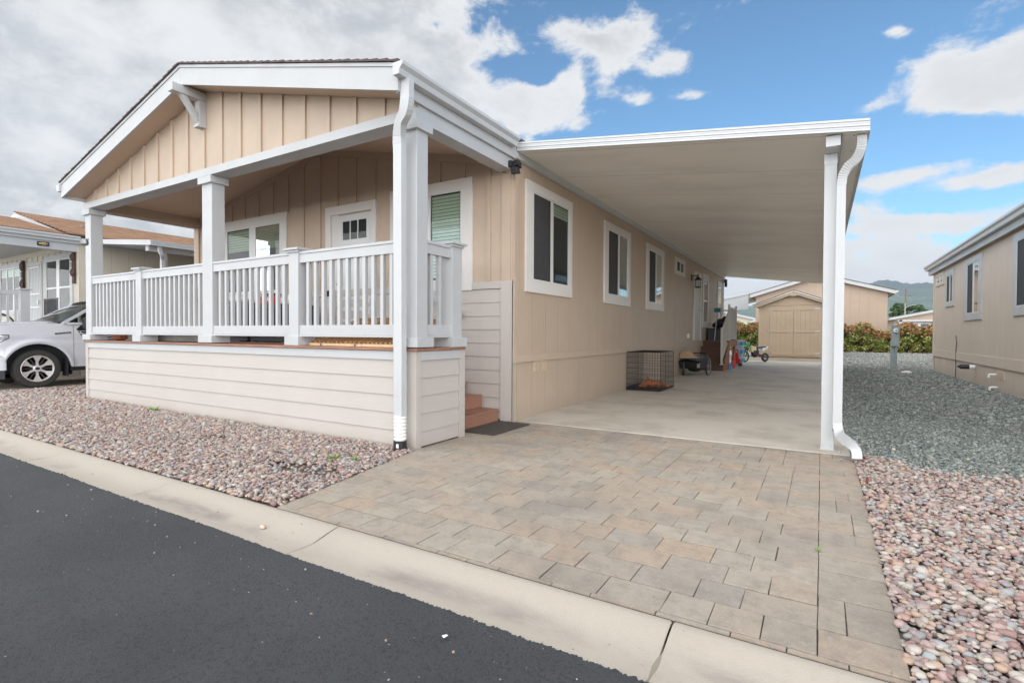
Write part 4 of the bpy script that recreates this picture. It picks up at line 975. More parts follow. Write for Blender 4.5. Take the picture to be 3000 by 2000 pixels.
# stair rises towards -y..+y as five stacked boxes; upper ones run back to the landing
yst = [17.97, 18.37, 18.63, 18.93, 19.28]
lz = 0
for i in range(5):
    mb = MB(); y_ = 17.97+.235*i
    mb.box(X0+.01, -2.75, y_+.02, y_+.04, lz, tops[i]-.04); mb.box(X0+.01, -2.74, y_, y_+.28, tops[i]-.038, tops[i]); mb.build('step', M_stair, S); lz = tops[i]
mb = MB()
for i in range(5): mb.box(-2.749, -2.715, 17.985+.235*i, 19.15, (tops[i-1] if i else 0), tops[i]-.001)
mb.build('side_board', M_redwood, S)
mb = MB(); mb.box(X0+.01, -2.70, 18.95, 20.9, .945, .982); mb.box(-2.735, -2.70, 19.15, 20.9, .78, .944); mb.build('landing', M_redwood, S)
mb = MB(); mb.box(-2.84, -2.75, 20.75, 20.84, 0, .9); mb.box(-2.84, -2.75, 19.25, 19.34, 0, .9); mb.build('support_post', M_redwood, S)
def railp(p, q, h0, name='rail_panel', n=8):
    mb = MB(); p = Vector(p); q = Vector(q)
    mb.tube([p+Vector((0,0,h0)), q+Vector((0,0,h0))], 1, rect=(.045, .04)); mb.tube([p+Vector((0,0,.06)), q+Vector((0,0,.06))], 1, rect=(.04, .03))
    o = mb.build(name, M_rail, S)
    for i in range(1, n):
        c = p.lerp(q, i/n); mb = MB(); mb.tube([c+Vector((0,0,.07)), c+Vector((0,0,h0-.02))], 1, rect=(.018, .018)); mb.build('picket', M_rail, o)
for p in ((-2.79, 17.99, .205, 1.42), (-2.75, 19.2, .98, 2.24), (-2.75, 20.85, .98, 2.24)):
    mb = MB(); mb.box(p[0]-.032, p[0]+.032, p[1]-.032, p[1]+.032, p[2], p[3]); mb.box(p[0]-.06, p[0]+.06, p[1]-.06, p[1]+.06, p[2], p[2]+.02); mb.build('rail_post', M_rail, S)
railp((-2.79, 17.99, .30), (-2.76, 19.2, .98), 1.03, n=9); railp((-2.75, 19.2, .98), (-2.75, 20.85, .98), 1.15, n=12)
railp((X0+.05, 20.85, .98), (-2.75, 20.85, .98), 1.12, n=6)
t_ = thing('landing_box', 'black storage box standing on the side landing below the window', 'storage box', (-3.2, 20.2, .982))
mb = MB(); mb.box(-3.5, -2.95, 19.5, 20.5, .983, 1.36); mb.build('body', M_rattan, t_); mb = MB(); mb.box(-3.52, -2.93, 19.48, 20.52, 1.361, 1.42); mb.build('lid', M_black, t_, bevel=.01)
mb = MB(); mb.ell((-3.12, 20.2, 1.60), (.26, .28, .19)); mb.ell((-2.98, 20.1, 1.72), (.16, .2, .15)); mb.ell((-3.3, 20.2, 1.53), (.18, .2, .12))
tag(mb.build('rubbish_bag', pmat('black_bag', (.012, .012, .013), .35, bump=.02, bscale=9), smooth=True), 'full black rubbish bag on the box on the side landing', 'bag')
t_ = thing('broom', 'broom leaning upside down on the side railing, teal head up', 'broom', (-3.2, 19.05, .982))
mb = MB(); mb.tube([(-3.2, 19.05, .985), (-3.15, 19.3, 1.98)], .012, 8); mb.build('handle', M_steel, t_); mb = MB(); mb.box(-3.26, -3.04, 19.26, 19.34, 1.98, 2.12); mb.build('head', M_teal, t_, bevel=.02)

# ================================================================== things along the carport wall
# dog crate
CR = thing('dog_crate', 'open black wire dog crate on the slab by the wall', 'dog crate', (-3.2, 11.2, 0))
cx0, cx1, cy0, cy1, ch = -3.55, -2.84, 10.70, 11.80, .80
def wire(mb, p, q, r=.0042): mb.tube([p, q], r, 5, cap=False)
def panel(name, o_, u, v_, nu, nv, r=.0032):
    mb = MB(); o_ = Vector(o_); u = Vector(u); v_ = Vector(v_)
    for i in range(nu+1): wire(mb, o_+u*i/nu, o_+u*i/nu+v_, r if 0 < i < nu else r*1.8)
    for j in range(nv+1): wire(mb, o_+v_*j/nv, o_+v_*j/nv+u, r if 0 < j < nv else r*1.8)
    return mb.build(name, M_blackm, CR)

panel('front_panel', (cx0, cy0, .02), (cx1-cx0+.0, 0, 0), (0, 0, ch), 12, 7); panel('back_panel', (cx0, cy1, .02), (cx1-cx0, 0, 0), (0, 0, ch), 12, 7)
panel('side_panel', (cx1, cy0, .02), (0, cy1-cy0, 0), (0, 0, ch), 18, 7); panel('side_panel', (cx0, cy0, .02), (0, cy1-cy0, 0), (0, 0, ch), 18, 7)
panel('top_panel', (cx0, cy0, .02+ch), (cx1-cx0, 0, 0), (0, cy1-cy0, 0), 10, 16)
mb = MB(); mb.box(cx0+.01, cx1-.01, cy0+.02, cy1-.02, .03, .042); mb.box(cx0+.005, cx0+.012, cy0+.01, cy1-.01, .03, .09); mb.box(cx1-.012, cx1-.005, cy0+.01, cy1-.01, .03, .05); mb.build('tray', M_black, CR)
t_ = thing('plush_toy', 'orange-brown plush dog lying on the tray inside the wire crate', 'plush toy', (-3.12, 11.15, .045), R(10))
mb = MB(); mb.ell((0, 0, .075), (.15, .10, .07)); mb.ell((.16, .06, .07), (.13, .07, .055)); mb.ell((-.10, -.02, .10), (.08, .07, .065)); mb.build('body', M_plush, t_, smooth=True, local=True)
mb = MB(); mb.ell((-.19, -.06, .055), (.085, .07, .055)); mb.ell((-.25, -.09, .04), (.045, .035, .03)); mb.build('head', M_plush, t_, smooth=True, local=True)
for q in (((-.04, .05, .12), (-.13, .10, .22)), ((.2, .02, .06), (.34, -.02, .04)), ((.1, -.08, .06), (.16, -.18, .035)), ((.22, .1, .08), (.33, .14, .05))):
    mb = MB(); mb.tube([q[0], Vector(q[0]).lerp(Vector(q[1]), .5), q[1]], [.035, .03, .02], 8); mb.build('leg', M_plush, t_, smooth=True, local=True)
# bike trailer
BT = thing('bike_trailer', 'black child bike trailer with two spoked wheels beside the wire crate', 'bike trailer', (-3.24, 15.9, 0), R(-6))
def wheel(par, c, r, name='wheel', axis='x', tyre=.02, spokes=14, tm=None, rim=.8, local=True, sp=M_steel, hub=.02):
    mb = MB(); mb.lathe([(r-tyre*1.6, -tyre), (r-tyre*.4, -tyre*.9), (r, 0), (r-tyre*.4, tyre*.9), (r-tyre*1.6, tyre)], c, axis, 32, close=True); o = mb.build(name, tm or M_rub, par, smooth=50, local=local)
    mb = MB(); mb.lathe([(r-tyre*1.7, -tyre*.7), (r-tyre*2.6, -tyre*.5), (r-tyre*2.6, tyre*.5), (r-tyre*1.7, tyre*.7)], c, axis, 32, close=True); mb.build('rim', sp, o, smooth=50, local=local)
    mb = MB(); c = Vector(c)
    for k in range(spokes):
        a_ = 2*pi*k/spokes; d = Vector((0, cos(a_), sin(a_))) if axis == 'x' else Vector((cos(a_), 0, sin(a_)))
        mb.tube([c, c+d*(r-tyre*2.4)], .003, 4, cap=False)
    mb.lathe([(hub, -.04), (hub, .04)], c, axis, 10); mb.build('spokes', sp, o, local=local)
    return o
wheel(BT, (-.42, 0, .275), .275, sp=M_steel); wheel(BT, (.42, 0, .275), .275, sp=M_steel)
mb = MB(); mb.hexa([(-.27, -.42, .20), (.27, -.42, .20), (.25, .45, .22), (-.25, .45, .22)], [(-.31, -.50, .42), (.31, -.50, .42), (.30, .5, .50), (-.30, .5, .50)]); mb.build('body', M_black, BT, bevel=.03, local=True)
mb = MB(); mb.grid([[(x_, y_, .425+.10*(y_+.5)+.05*cos(x_*5)) for x_ in np.linspace(-.31, .31, 7)] for y_ in np.linspace(-.5, .5, 6)]); mb.build('cover', pmat('grey_mesh_cover', (.16, .165, .17), .5), BT, smooth=True, local=True)
mb = MB(); mb.tube(corr([(-.33, -.50, .40), (-.34, -.2, .50), (-.33, .2, .58), (-.2, .5, .62), (.2, .5, .62), (.33, .2, .58), (.34, -.2, .50), (.33, -.50, .40)], 5), .016, 8); mb.tube([(-.33, -.5, .40), (.33, -.5, .40)], .014, 8); mb.build('frame_tube', M_black, BT, smooth=True, local=True)
mb = MB(); mb.ell((0, .1, .18), (.2, .25, .1)); mb.build('under_bag', M_black, BT, smooth=True, local=True)
mb = MB(); mb.tube([(-.12, -.52, .38), (-.12, -.55, .06)], .03, 8); mb.lathe([(.075, -.02), (.075, .02)], (-.12, -.56, .078), 'x', 14); mb.build('caster', M_black, BT, local=True)
mb = MB(); mb.tube([(.30, -.42, .36), (.30, -.52, .30)], .022, 8); mb.box(.26, .34, -.53, -.515, .24, .36); mb.build('reflector', M_steel, BT, local=True)
mb = MB(); mb.tube([(-.36, -.3, .35), (-.62, -1.1, .26)], .008, 6); mb.tube([(-.36, -.1, .2), (-.66, -1.0, .08)], .007, 6); mb.build('tow_arm', M_steel, BT, local=True)
mb = MB(); mb.prism([(-.16, -.10, 0), (.14, -.13, 0), (.17, .1, 0), (-.13, .12, 0)], (0, 0, .001))
mb.v = []; mb.f = []; mb.mi = []
mb.hexa([(-.26, -.14, 0), (.24, -.16, 0), (.26, .12, 0), (-.24, .14, 0)], [(-.24, -.06, .17), (.02, -.08, .22), (.04, .0, .21), (-.22, .03, .19)])
mb.quad((.02, -.08, .22), (.24, -.16, .0), (.26, .12, .0), (.04, .0, .21))
pb = tag(mb.build('paper_bag', M_kraft, bevel=.01), 'crumpled brown paper bag on top of the bike trailer', 'paper bag'); pb.location = (-3.32, 15.65, .50)
# bins, suitcase, brush, blue bag by the steps
def bin_(x, y, z, label, h=.28):
    t_ = thing('plastic_bin', label, 'plastic bin', (x, y, z), R(3), 'clear plastic bins stacked behind the side steps')
    mb = MB(); mb.hexa([(-.18, -.26, 0), (.18, -.26, 0), (.18, .26, 0), (-.18, .26, 0)], [(-.22, -.3, h), (.22, -.3, h), (.22, .3, h), (-.22, .3, h)]); mb.build('tub', M_pale, t_, local=True, bevel=.02)
    mb = MB(); mb.box(-.24, .24, -.33, .33, h, h+.04); mb.build('lid', pmat('blue_white_lid', (.62, .72, .80), .3), t_, local=True, bevel=.015)
    mb = MB(); mb.box(.215, .245, -.08, .08, h*.55, h*.95); mb.box(.1, .2, -.335, -.30, h*.5, h*.9); mb.build('latch', M_blueb, t_, local=True)
bin_(-2.80, 21.9, .004, 'lowest clear plastic bin of the stack behind the side steps'); bin_(-2.80, 21.9, .326, 'middle clear plastic bin of the stack behind the side steps'); bin_(-2.80, 21.9, .648, 'topmost clear plastic bin of the stack behind the side steps')
t_ = thing('toy_cart', 'small red plastic toy cart with black wheels by the landing post', 'toy cart', (-2.77, 21.1, 0))
mb = MB(); mb.prism([(-.17, 0, .09), (.14, 0, .09), (.18, 0, .24), (.10, 0, .32), (.08, 0, .48), (-.02, 0, .54), (-.11, 0, .48), (-.16, 0, .25)], (0, .14, 0)); mb.build('body', M_red, t_, bevel=.03, local=True)
mb = MB(); mb.tube(corr([(-.09, .07, .48), (-.08, .07, .60), (.04, .07, .61), (.06, .07, .48)], 4), .02, 8); mb.build('handle', M_red, t_, local=True)
for xx in (-.12, .15): mb = MB(); mb.lathe([(.06, -.02), (.06, .02)], (xx, -.02, .06), 'y', 16); mb.lathe([(.06, -.02), (.06, .02)], (xx, .16, .06), 'y', 16); mb.build('wheel', M_black, t_, local=True)
t_ = thing('toy_shovel', 'coral-pink plastic toy shovel leaning against the landing post', 'toy shovel', (-2.66, 19.75, 0))
mb = MB(); mb.tube([(0, 0, .25), (.02, .05, .60)], .018, 8); mb.ell((.02, .05, .62), (.05, .02, .045)); mb.build('handle', M_pink, t_, local=True); mb = MB(); mb.prism([(-.05, 0, .0), (.05, 0, .0), (.06, 0, .27), (-.06, 0, .27)], (0, .03, 0)); mb.build('blade', M_pink, t_, local=True)
mb = MB(); mb.hexa([(-2.70, 18.75, 0), (-2.58, 18.75, 0), (-2.58, 19.0, 0), (-2.70, 19.0, 0)], [(-2.67, 18.86, .2), (-2.64, 18.86, .25), (-2.64, 18.92, .25), (-2.67, 18.92, .2)]); tag(mb.build('blue_bag', M_blueb, bevel=.02), 'small bright blue and white bag at the foot of the steps', 'bag')
# dirt bike
DB = thing('toy_dirt_bike', 'small navy and green dirt bike standing at the corner by the shed', 'dirt bike', (-2.47, 24.62, .004), R(52))
k_ = 'x'
wheel(DB, (-.58, 0, .25), .25, 'front_wheel', 'y', .032, 14, sp=M_lime); wheel(DB, (.58, 0, .20), .20, 'rear_wheel', 'y', .04, 12, sp=M_alloyd)
mb = MB()
for s in (-.06, .06): mb.tube([(-.58, s, .25), (-.34, s, .80)], .018, 8)
mb.build('fork', M_black, DB, smooth=True, local=True)
mb = MB(); mb.hexa([(-.47, -.07, .60), (-.40, -.08, .60), (-.40, .08, .60), (-.47, .07, .60)], [(-.42, -.08, .84), (-.36, -.09, .86), (-.36, .09, .86), (-.42, .08, .84)]); mb.build('number_plate', M_lime, DB, bevel=.015, local=True)
mb = MB(); mb.tube(corr([(-.30, -.26, .86), (-.30, -.1, .82), (-.32, 0, .80), (-.30, .1, .82), (-.30, .26, .86)], 4), .013, 8); mb.ell((-.31, 0, .84), (.04, .09, .03)); mb.build('handlebar', M_navy, DB, smooth=True, local=True)
mb = MB(); mb.grid([[(-.86+.66*u_, w_, .56+.18*sin(u_*2.2)) for w_ in (-.07, 0, .07)] for u_ in np.linspace(0, 1, 6)]); mb.build('front_fender', M_lime, DB, smooth=True, local=True)
mb = MB(); mb.hexa([(-.30, -.09, .45), (.02, -.07, .40), (.02, .07, .40), (-.30, .09, .45)], [(-.30, -.08, .74), (.05, -.06, .66), (.05, .06, .66), (-.30, .08, .74)]); mb.build('tank_shroud', M_cream, DB, bevel=.03, local=True)
mb = MB(); mb.hexa([(0, -.06, .58), (.62, -.05, .62), (.62, .05, .62), (0, .06, .58)], [(0, -.06, .66), (.66, -.03, .68), (.66, .03, .68), (0, .06, .66)]); mb.build('seat', M_navy, DB, bevel=.02, local=True)
mb = MB(); mb.hexa([(.35, -.07, .46), (.6, -.06, .54), (.6, .06, .54), (.35, .07, .46)], [(.35, -.07, .60), (.75, -.05, .66), (.75, .05, .66), (.35, .07, .60)]); mb.build('tail_panel', M_pvc, DB, bevel=.01, local=True)
mb = MB(); mb.tube([(-.32, 0, .78), (-.16, 0, .30), (.12, 0, .26), (.58, 0, .20)], .022, 8); mb.tube([(-.30, 0, .7), (.15, 0, .5), (.2, 0, .28)], .02, 8); mb.build('frame', M_navy, DB, smooth=True, local=True)
mb = MB(); mb.ell((0, 0, .33), (.19, .11, .13)); mb.box(-.14, .16, -.08, .08, .30, .50); mb.hexa([(.2, -.03, .24), (.58, -.03, .18), (.58, .03, .18), (.2, .03, .24)], [(.2, -.03, .36), (.58, -.03, .25), (.58, .03, .25), (.2, .03, .36)]); mb.build('engine', M_black, DB, local=True); mb = MB(); mb.lathe([(.05, -.1), (.05, .1)], (.08, 0, .27), 'y', 12); mb.build('cover', M_red, DB, local=True)

# ================================================================== SHED
sx0, sx1, sy, sb = -2.66, .36, 28.05, .03
SH = thing('garden_shed', 'tan wooden shed with double doors behind the end of the slab', 'shed', ((sx0+sx1)/2, sy, 0))
ws = Wall('y', sy, -1); sxc = (sx0+sx1)/2; sz = lambda x: 2.60+.36*(1-abs(x-sxc)/((sx1-sx0)/2))+.32*(1-abs(x-sxc)/((sx1-sx0)/2))*.0
mb = MB(); mb.prism([(sx0, sy, .12), (sx1, sy, .12), (sx1, sy, 2.55), (sxc, sy, 3.17), (sx0, sy, 2.55)], (0, 2.6, 0)); mb.build('wall', M_shed, SH)
mb = MB(); mb.box(sx0-.0, sx1+.0, sy+.02, sy+2.6, .0, .118); mb.build('skid', M_redwood, SH)
mb = MB()
for x in np.arange(sx0+.2, sx1-.05, .2): ws.box(mb, x, x+.008, .14, 2.55, .0005, .002)
mb.build('panel_groove', pmat('groove_shadow_paint', (.22, .165, .115), .8), SH)
mb = MB(); ws.box(mb, sx0, sx0+.10, .12, 2.62, 0, .02); ws.box(mb, sx1-.1, sx1, .12, 2.62, 0, .02); ws.box(mb, sx0+.1, sx1-.1, 2.60, 2.70, 0, .025); ws.box(mb, sx0+.36, sx0+.48, .12, 2.6, 0, .022); ws.box(mb, sx1-.48, sx1-.36, .12, 2.6, 0, .022)
mb.build('trim', M_shed, SH)
for s, (a, b) in ((1, (sx0+.49, sxc-.008)), (-1, (sxc+.008, sx1-.49))):
    mb = MB(); ws.box(mb, a, b, .16, 2.58, 0, .014); dd = mb.build('door', M_shed, SH)
    mb = MB()
    for c, d, e_, f_ in ((a, a+.13, .16, 2.58), (b-.13, b, .16, 2.58)): ws.box(mb, c, d, e_, f_, .014, .034)
    for e_, f_ in ((.22, .36), (1.30, 1.42), (2.36, 2.48)): ws.box(mb, a+.13, b-.13, e_, f_, .014, .034)
    mb.build('door_rail', M_shed, dd)
    mb = MB()
    for x in np.arange(a+.28, b-.2, .2): ws.box(mb, x, x+.008, .36, 2.36, .0145, .0155)
    mb.build('door_groove', MATS['groove_shadow_paint'], dd)
    mb = MB(); hx = a if s > 0 else b
    for zz in (.32, 1.36, 2.42): ws.prism(mb, [(hx-s*.05, zz-.045), (hx, zz-.03), (hx+s*.19, zz-.008), (hx+s*.19, zz+.008), (hx, zz+.03), (hx-s*.05, zz+.045)], .035, .043)
    mb.build('hinge', M_steel, dd)
mb = MB(); ws.box(mb, sxc+.03, sxc+.07, 1.30, 1.38, .034, .06); mb.build('handle', M_steel, SH)
mb = MB(); hw = (sx1-sx0)/2+.26; top = lambda x: 3.28-.385*abs(x-sxc)
for s in (-1, 1):
    a, b = sxc, sxc+s*hw
    mb.hexa([(a, sy-.22, top(a)), (b, sy-.22, top(b)), (b, sy+2.8, top(b)), (a, sy+2.8, top(a))], [(a, sy-.22, top(a)+.05), (b, sy-.22, top(b)+.05), (b, sy+2.8, top(b)+.05), (a, sy+2.8, top(a)+.05)])
mb.build('roof', M_shdk, SH)
mb = MB()
for s in (-1, 1):
    a, b = sxc+s*.12, sxc+s*hw*.985
    mb.hexa([(a, sy-.20, top(a)-.15), (b, sy-.20, top(b)-.15), (b, sy-.17, top(b)-.15), (a, sy-.17, top(a)-.15)], [(a, sy-.20, top(a)-.002), (b, sy-.20, top(b)-.002), (b, sy-.17, top(b)-.002), (a, sy-.17, top(a)-.002)])
mb.prism([(sxc-.19, sy-.205, 3.20), (sxc-.13, sy-.205, 3.03), (sxc+.13, sy-.205, 3.03), (sxc+.19, sy-.205, 3.20), (sxc, sy-.205, 3.27)], (0, .04, 0)); mb.build('fascia', M_shed, SH)
mb = MB()
for s in (-1, 1):
    a, b = sxc+s*.02, sxc+s*hw
    mb.hexa([(a, sy-.235, top(a)-.035), (b, sy-.235, top(b)-.035), (b, sy-.222, top(b)-.035), (a, sy-.222, top(a)-.035)], [(a, sy-.235, top(a)+.012), (b, sy-.235, top(b)+.012), (b, sy-.222, top(b)+.012), (a, sy-.222, top(a)+.012)])
mb.build('drip_edge', M_steel, SH)

# ================================================================== generic far houses
def simple_house(name, label, x0, x1, y0, y1, zb, ze, slope, wall, over=.35, roof=None, front_batt=False):
    h = thing(name, label, 'house', ((x0+x1)/2, y0, zb)); xc = (x0+x1)/2; hw = (x1-x0)/2
    mb = MB(); mb.prism([(x0, y0, zb), (x1, y0, zb), (x1, y0, ze), (xc, y0, ze+slope*hw), (x0, y0, ze)], (0, y1-y0, 0)); mb.build('wall', wall, h)
    rf = lambda x: ze-.03+slope*(hw-abs(x-xc))
    mb = MB(); fb = MB(); sb_ = MB()
    for s in (-1, 1):
        a, b = xc, xc+s*(hw+over)
        mb.hexa([(a, y0-over, rf(a)+.20), (b, y0-over, rf(b)+.20), (b, y1+over, rf(b)+.20), (a, y1+over, rf(a)+.20)], [(a, y0-over, rf(a)+.235), (b, y0-over, rf(b)+.235), (b, y1+over, rf(b)+.235), (a, y1+over, rf(a)+.235)])
        fb.hexa([(a, y0-over+.02, rf(a)), (b, y0-over+.02, rf(b)), (b, y0-over+.05, rf(b)), (a, y0-over+.05, rf(a))], [(a, y0-over+.02, rf(a)+.198), (b, y0-over+.02, rf(b)+.198), (b, y0-over+.05, rf(b)+.198), (a, y0-over+.05, rf(a)+.198)])
        fb.box(b-s*.03, b+s*.0, y0-over+.051, y1+over, rf(b), rf(b)+.198)
        sb_.hexa([(a, y0-over+.05, rf(a)+.03), (b-s*.03, y0-over+.05, rf(b)+.03), (b-s*.03, y1+over, rf(b)+.03), (a, y1+over, rf(a)+.03)], [(a, y0-over+.05, rf(a)+.05), (b-s*.03, y0-over+.05, rf(b)+.05), (b-s*.03, y1+over, rf(b)+.05), (a, y1+over, rf(a)+.05)])
    mb.build('roof', roof or M_shdk, h); fb.build('fascia', M_white, h); sb_.build('soffit', wall, h)
    return h
RH = simple_house('rear_home', 'tan home with a white-edged gable standing behind the shed and hedge', -3.42, 3.05, 34.35, 46, .0, 3.52, .30, M_btan, .32)
gutter(RH, 3.37, 1, 34.05, 46, 3.45); 
# right hand house
RB = thing('neighbour_home', 'beige home on the right edge with white window trim and a white gutter', 'house', (3.27, 14, 0))
wn = Wall('x', 3.27, -1)
mb = MB(); wn.box(mb, 6.4, 22.42, .505, 3.42, -.12, 0); wn.box(mb, 6.4, 22.41, -.12, .505, -.12, -.014); mb.prism([(3.39, 22.3, -.1), (11.1, 22.3, -.1), (11.1, 22.3, 3.4), (7.2, 22.3, 4.4), (3.39, 22.3, 3.4)], (0, .12, 0)); mb.prism([(3.39, 6.4, -.1), (11.1, 6.4, -.1), (11.1, 6.4, 3.4), (7.2, 6.4, 4.4), (3.39, 6.4, 3.4)], (0, .12, 0)); mb.box(11.1, 11.2, 6.4, 22.42, -.1, 3.4); mb.build('wall', M_rtan, RB)
mb = MB(); wn.box(mb, 6.4, 22.42, .51, .725, 0, .02); wn.box(mb, 22.30, 22.44, -.1, 3.3, 0, .028); mb.build('band_board', M_rboard, RB)
mb = MB(); wn.box(mb, 6.1, 22.75, 3.25, 3.43, .09, .12); mb.box(3.15, 11.3, 22.70, 22.74, 3.25, 3.43); mb.build('fascia', M_white, RB)
mb = MB(); wn.box(mb, 6.1, 22.7, 3.28, 3.30, 0, .09); mb.build('soffit', M_rboard, RB)
gutter(RB, 3.148, -1, 6.1, 22.8, 3.40, h=.15, d=.13)
mb = MB(); mb.hexa([(3.10, 6.1, 3.555), (7.2, 6.1, 4.60), (7.2, 22.8, 4.60), (3.10, 22.8, 3.555)], [(3.10, 6.1, 3.585), (7.2, 6.1, 4.63), (7.2, 22.8, 4.63), (3.10, 22.8, 3.585)]); mb.hexa([(11.35, 6.1, 3.555), (7.2, 6.1, 4.60), (7.2, 22.8, 4.60), (11.35, 22.8, 3.555)], [(11.35, 6.1, 3.585), (7.2, 6.1, 4.63), (7.2, 22.8, 4.63), (11.35, 22.8, 3.585)]); mb.build('roof', M_shdk, RB)
window(RB, wn, 20.76, 22.09, 2.80, 3.20, [(20.98, 21.38), (21.46, 21.86)], .11, .11, kind='fix', tm=M_rboard, blind=M_blindw, bz=.3)
window(RB, wn, 19.29, 20.49, 2.055, 3.12, [(19.50, 19.84), (19.92, 20.28)], .15, .15, kind='slide', tm=M_white, scr=1)
window(RB, wn, 16.27, 18.03, 1.59, 3.17, [(16.58, 17.06), (17.14, 17.68)], .15, .19, kind='slide', tm=M_white, scr=1)
window(RB, wn, 12.15, 13.91, 1.59, 3.19, [(12.38, 12.98), (13.08, 13.68)], .16, .19, kind='slide', tm=M_white, scr=1)
window(RB, wn, 8.6, 10.3, 1.59, 3.19, [(8.85, 9.4), (9.5, 10.05)], .16, .19, kind='slide', tm=M_white, scr=1)
mb = MB(); wn.box(mb, 20.48, 20.92, .30, .44, -.014, -.008); mb.build('access_cover', M_rboard, RB)
mb = MB(); wn.box(mb, 14.50, 14.92, .27, .44, -.014, 0)
mb.build('foundation_vent', M_rboard, RB)
mb = MB()
for j in range(7): wn.box(mb, 14.54, 14.88, .285+j*.021, .293+j*.021, 0, .004)
mb.build('vent_slat', M_shelf, RB)
mb = MB(); mb.tube([(3.27, 16.85, .42), (3.16, 16.85, .42)], .05, 12); dp = mb.build('drain_pipe', M_pvc, RB, smooth=30); mb = MB(); mb.tube([(3.16, 16.86, .42), (2.98, 16.87, .42)], .058, 12); mb.tube([(2.98, 16.87, .42), (2.94, 16.87, .42)], .03, 10); mb.build('pipe_cap', M_black, dp, smooth=30)
for yy, zz in ((15.05, .33), (14.95, .06)): mb = MB(); mb.tube(corr([(3.27, yy, zz+.02), (3.19, yy, zz+.02), (3.15, yy, zz), (3.15, yy, zz-.05)], 4), .022, 10); mb.build('overflow_elbow', M_pvc, RB, smooth=30)
mb = MB(); mb.tube(corr([(3.262, 18.85, 1.17), (3.24, 18.87, 1.16), (3.245, 18.80, 1.0), (3.25, 18.9, .7), (3.25, 18.86, .3), (3.24, 18.85, -.02)], 5), .009, 6); mb.build('cable', M_black, RB)

# meter pedestal
MP = thing('utility_meter', 'grey electric meter pedestal with a round dial on the gravel', 'meter pedestal', (2.33, 23.6, 0))
mb = MB(); mb.box(2.20, 2.40, 23.62, 23.74, -.02, 1.0); mb.build('pedestal', M_grey, MP, bevel=.005)
mb = MB(); mb.box(2.215, 2.455, 23.5, 23.66, .78, 1.54); mb.build('box', M_grey, MP, bevel=.01); mb = MB(); mb.box(2.225, 2.445, 23.49, 23.4995, .80, 1.20); mb.box(2.205, 2.465, 23.48, 23.68, 1.541, 1.555); mb.build('cover', M_grey, MP, bevel=.003)
mb = MB(); mb.lathe([(.085, 0), (.085, -.03), (.07, -.06), (.065, -.09), (.0, -.095)], (2.34, 23.5, 1.36), 'y', 20); mb.build('dial', M_clearw, MP, smooth=40); mb = MB(); mb.box(2.31, 2.37, 23.395, 23.404, 1.36, 1.385); mb.build('register', M_black, MP)
mb = MB(); mb.tube([(2.36, 23.56, .78), (2.36, 23.56, -.02)], .028, 10); mb.build('conduit', M_grey, MP, smooth=30); mb = MB(); mb.lathe([(.02, 0), (.02, -.012)], (2.245, 23.5, 1.47), 'y', 8); mb.build('lock', M_black, MP)
mb = MB(); mb.ell((2.34, 20.5, .02), (.13, .09, .05)); mb.ell((2.27, 20.53, .02), (.08, .06, .035)); tag(mb.build('plastic_bag', M_pvc, smooth=True), 'crumpled white plastic scrap on the gravel before the meter pedestal', 'scrap')

# ================================================================== hedge
def leaves(name, pts, nrm, size, slots, sel, parent, aspect=.45):
    n = len(pts); a = rng.normal(size=(n, 3)); a /= np.linalg.norm(a, axis=1)[:, None]
    nn = nrm+a*.9; nn /= np.linalg.norm(nn, axis=1)[:, None]
    b = np.cross(nn, rng.normal(size=(n, 3))); b /= np.linalg.norm(b, axis=1)[:, None]; c = np.cross(nn, b)
    s = size*rng.uniform(.6, 1.35, n)[:, None]
    v = np.stack([pts-b*s, pts+c*s*aspect+nn*s*.1, pts+b*s, pts-c*s*aspect+nn*s*.1], 1)
    me = bpy.data.meshes.new(name); me.vertices.add(4*n); me.vertices.foreach_set('co', v.astype(np.float32).ravel())
    me.loops.add(4*n); me.loops.foreach_set('vertex_index', np.arange(4*n, dtype=np.int32)); me.polygons.add(n); me.polygons.foreach_set('loop_start', np.arange(0, 4*n, 4, dtype=np.int32))
    for m in slots: me.materials.append(m)
    me.polygons.foreach_set('material_index', sel.astype(np.int32)); me.update(); me.validate()
    o = bpy.data.objects.new(name, me); COL.objects.link(o); o.parent = parent; return o
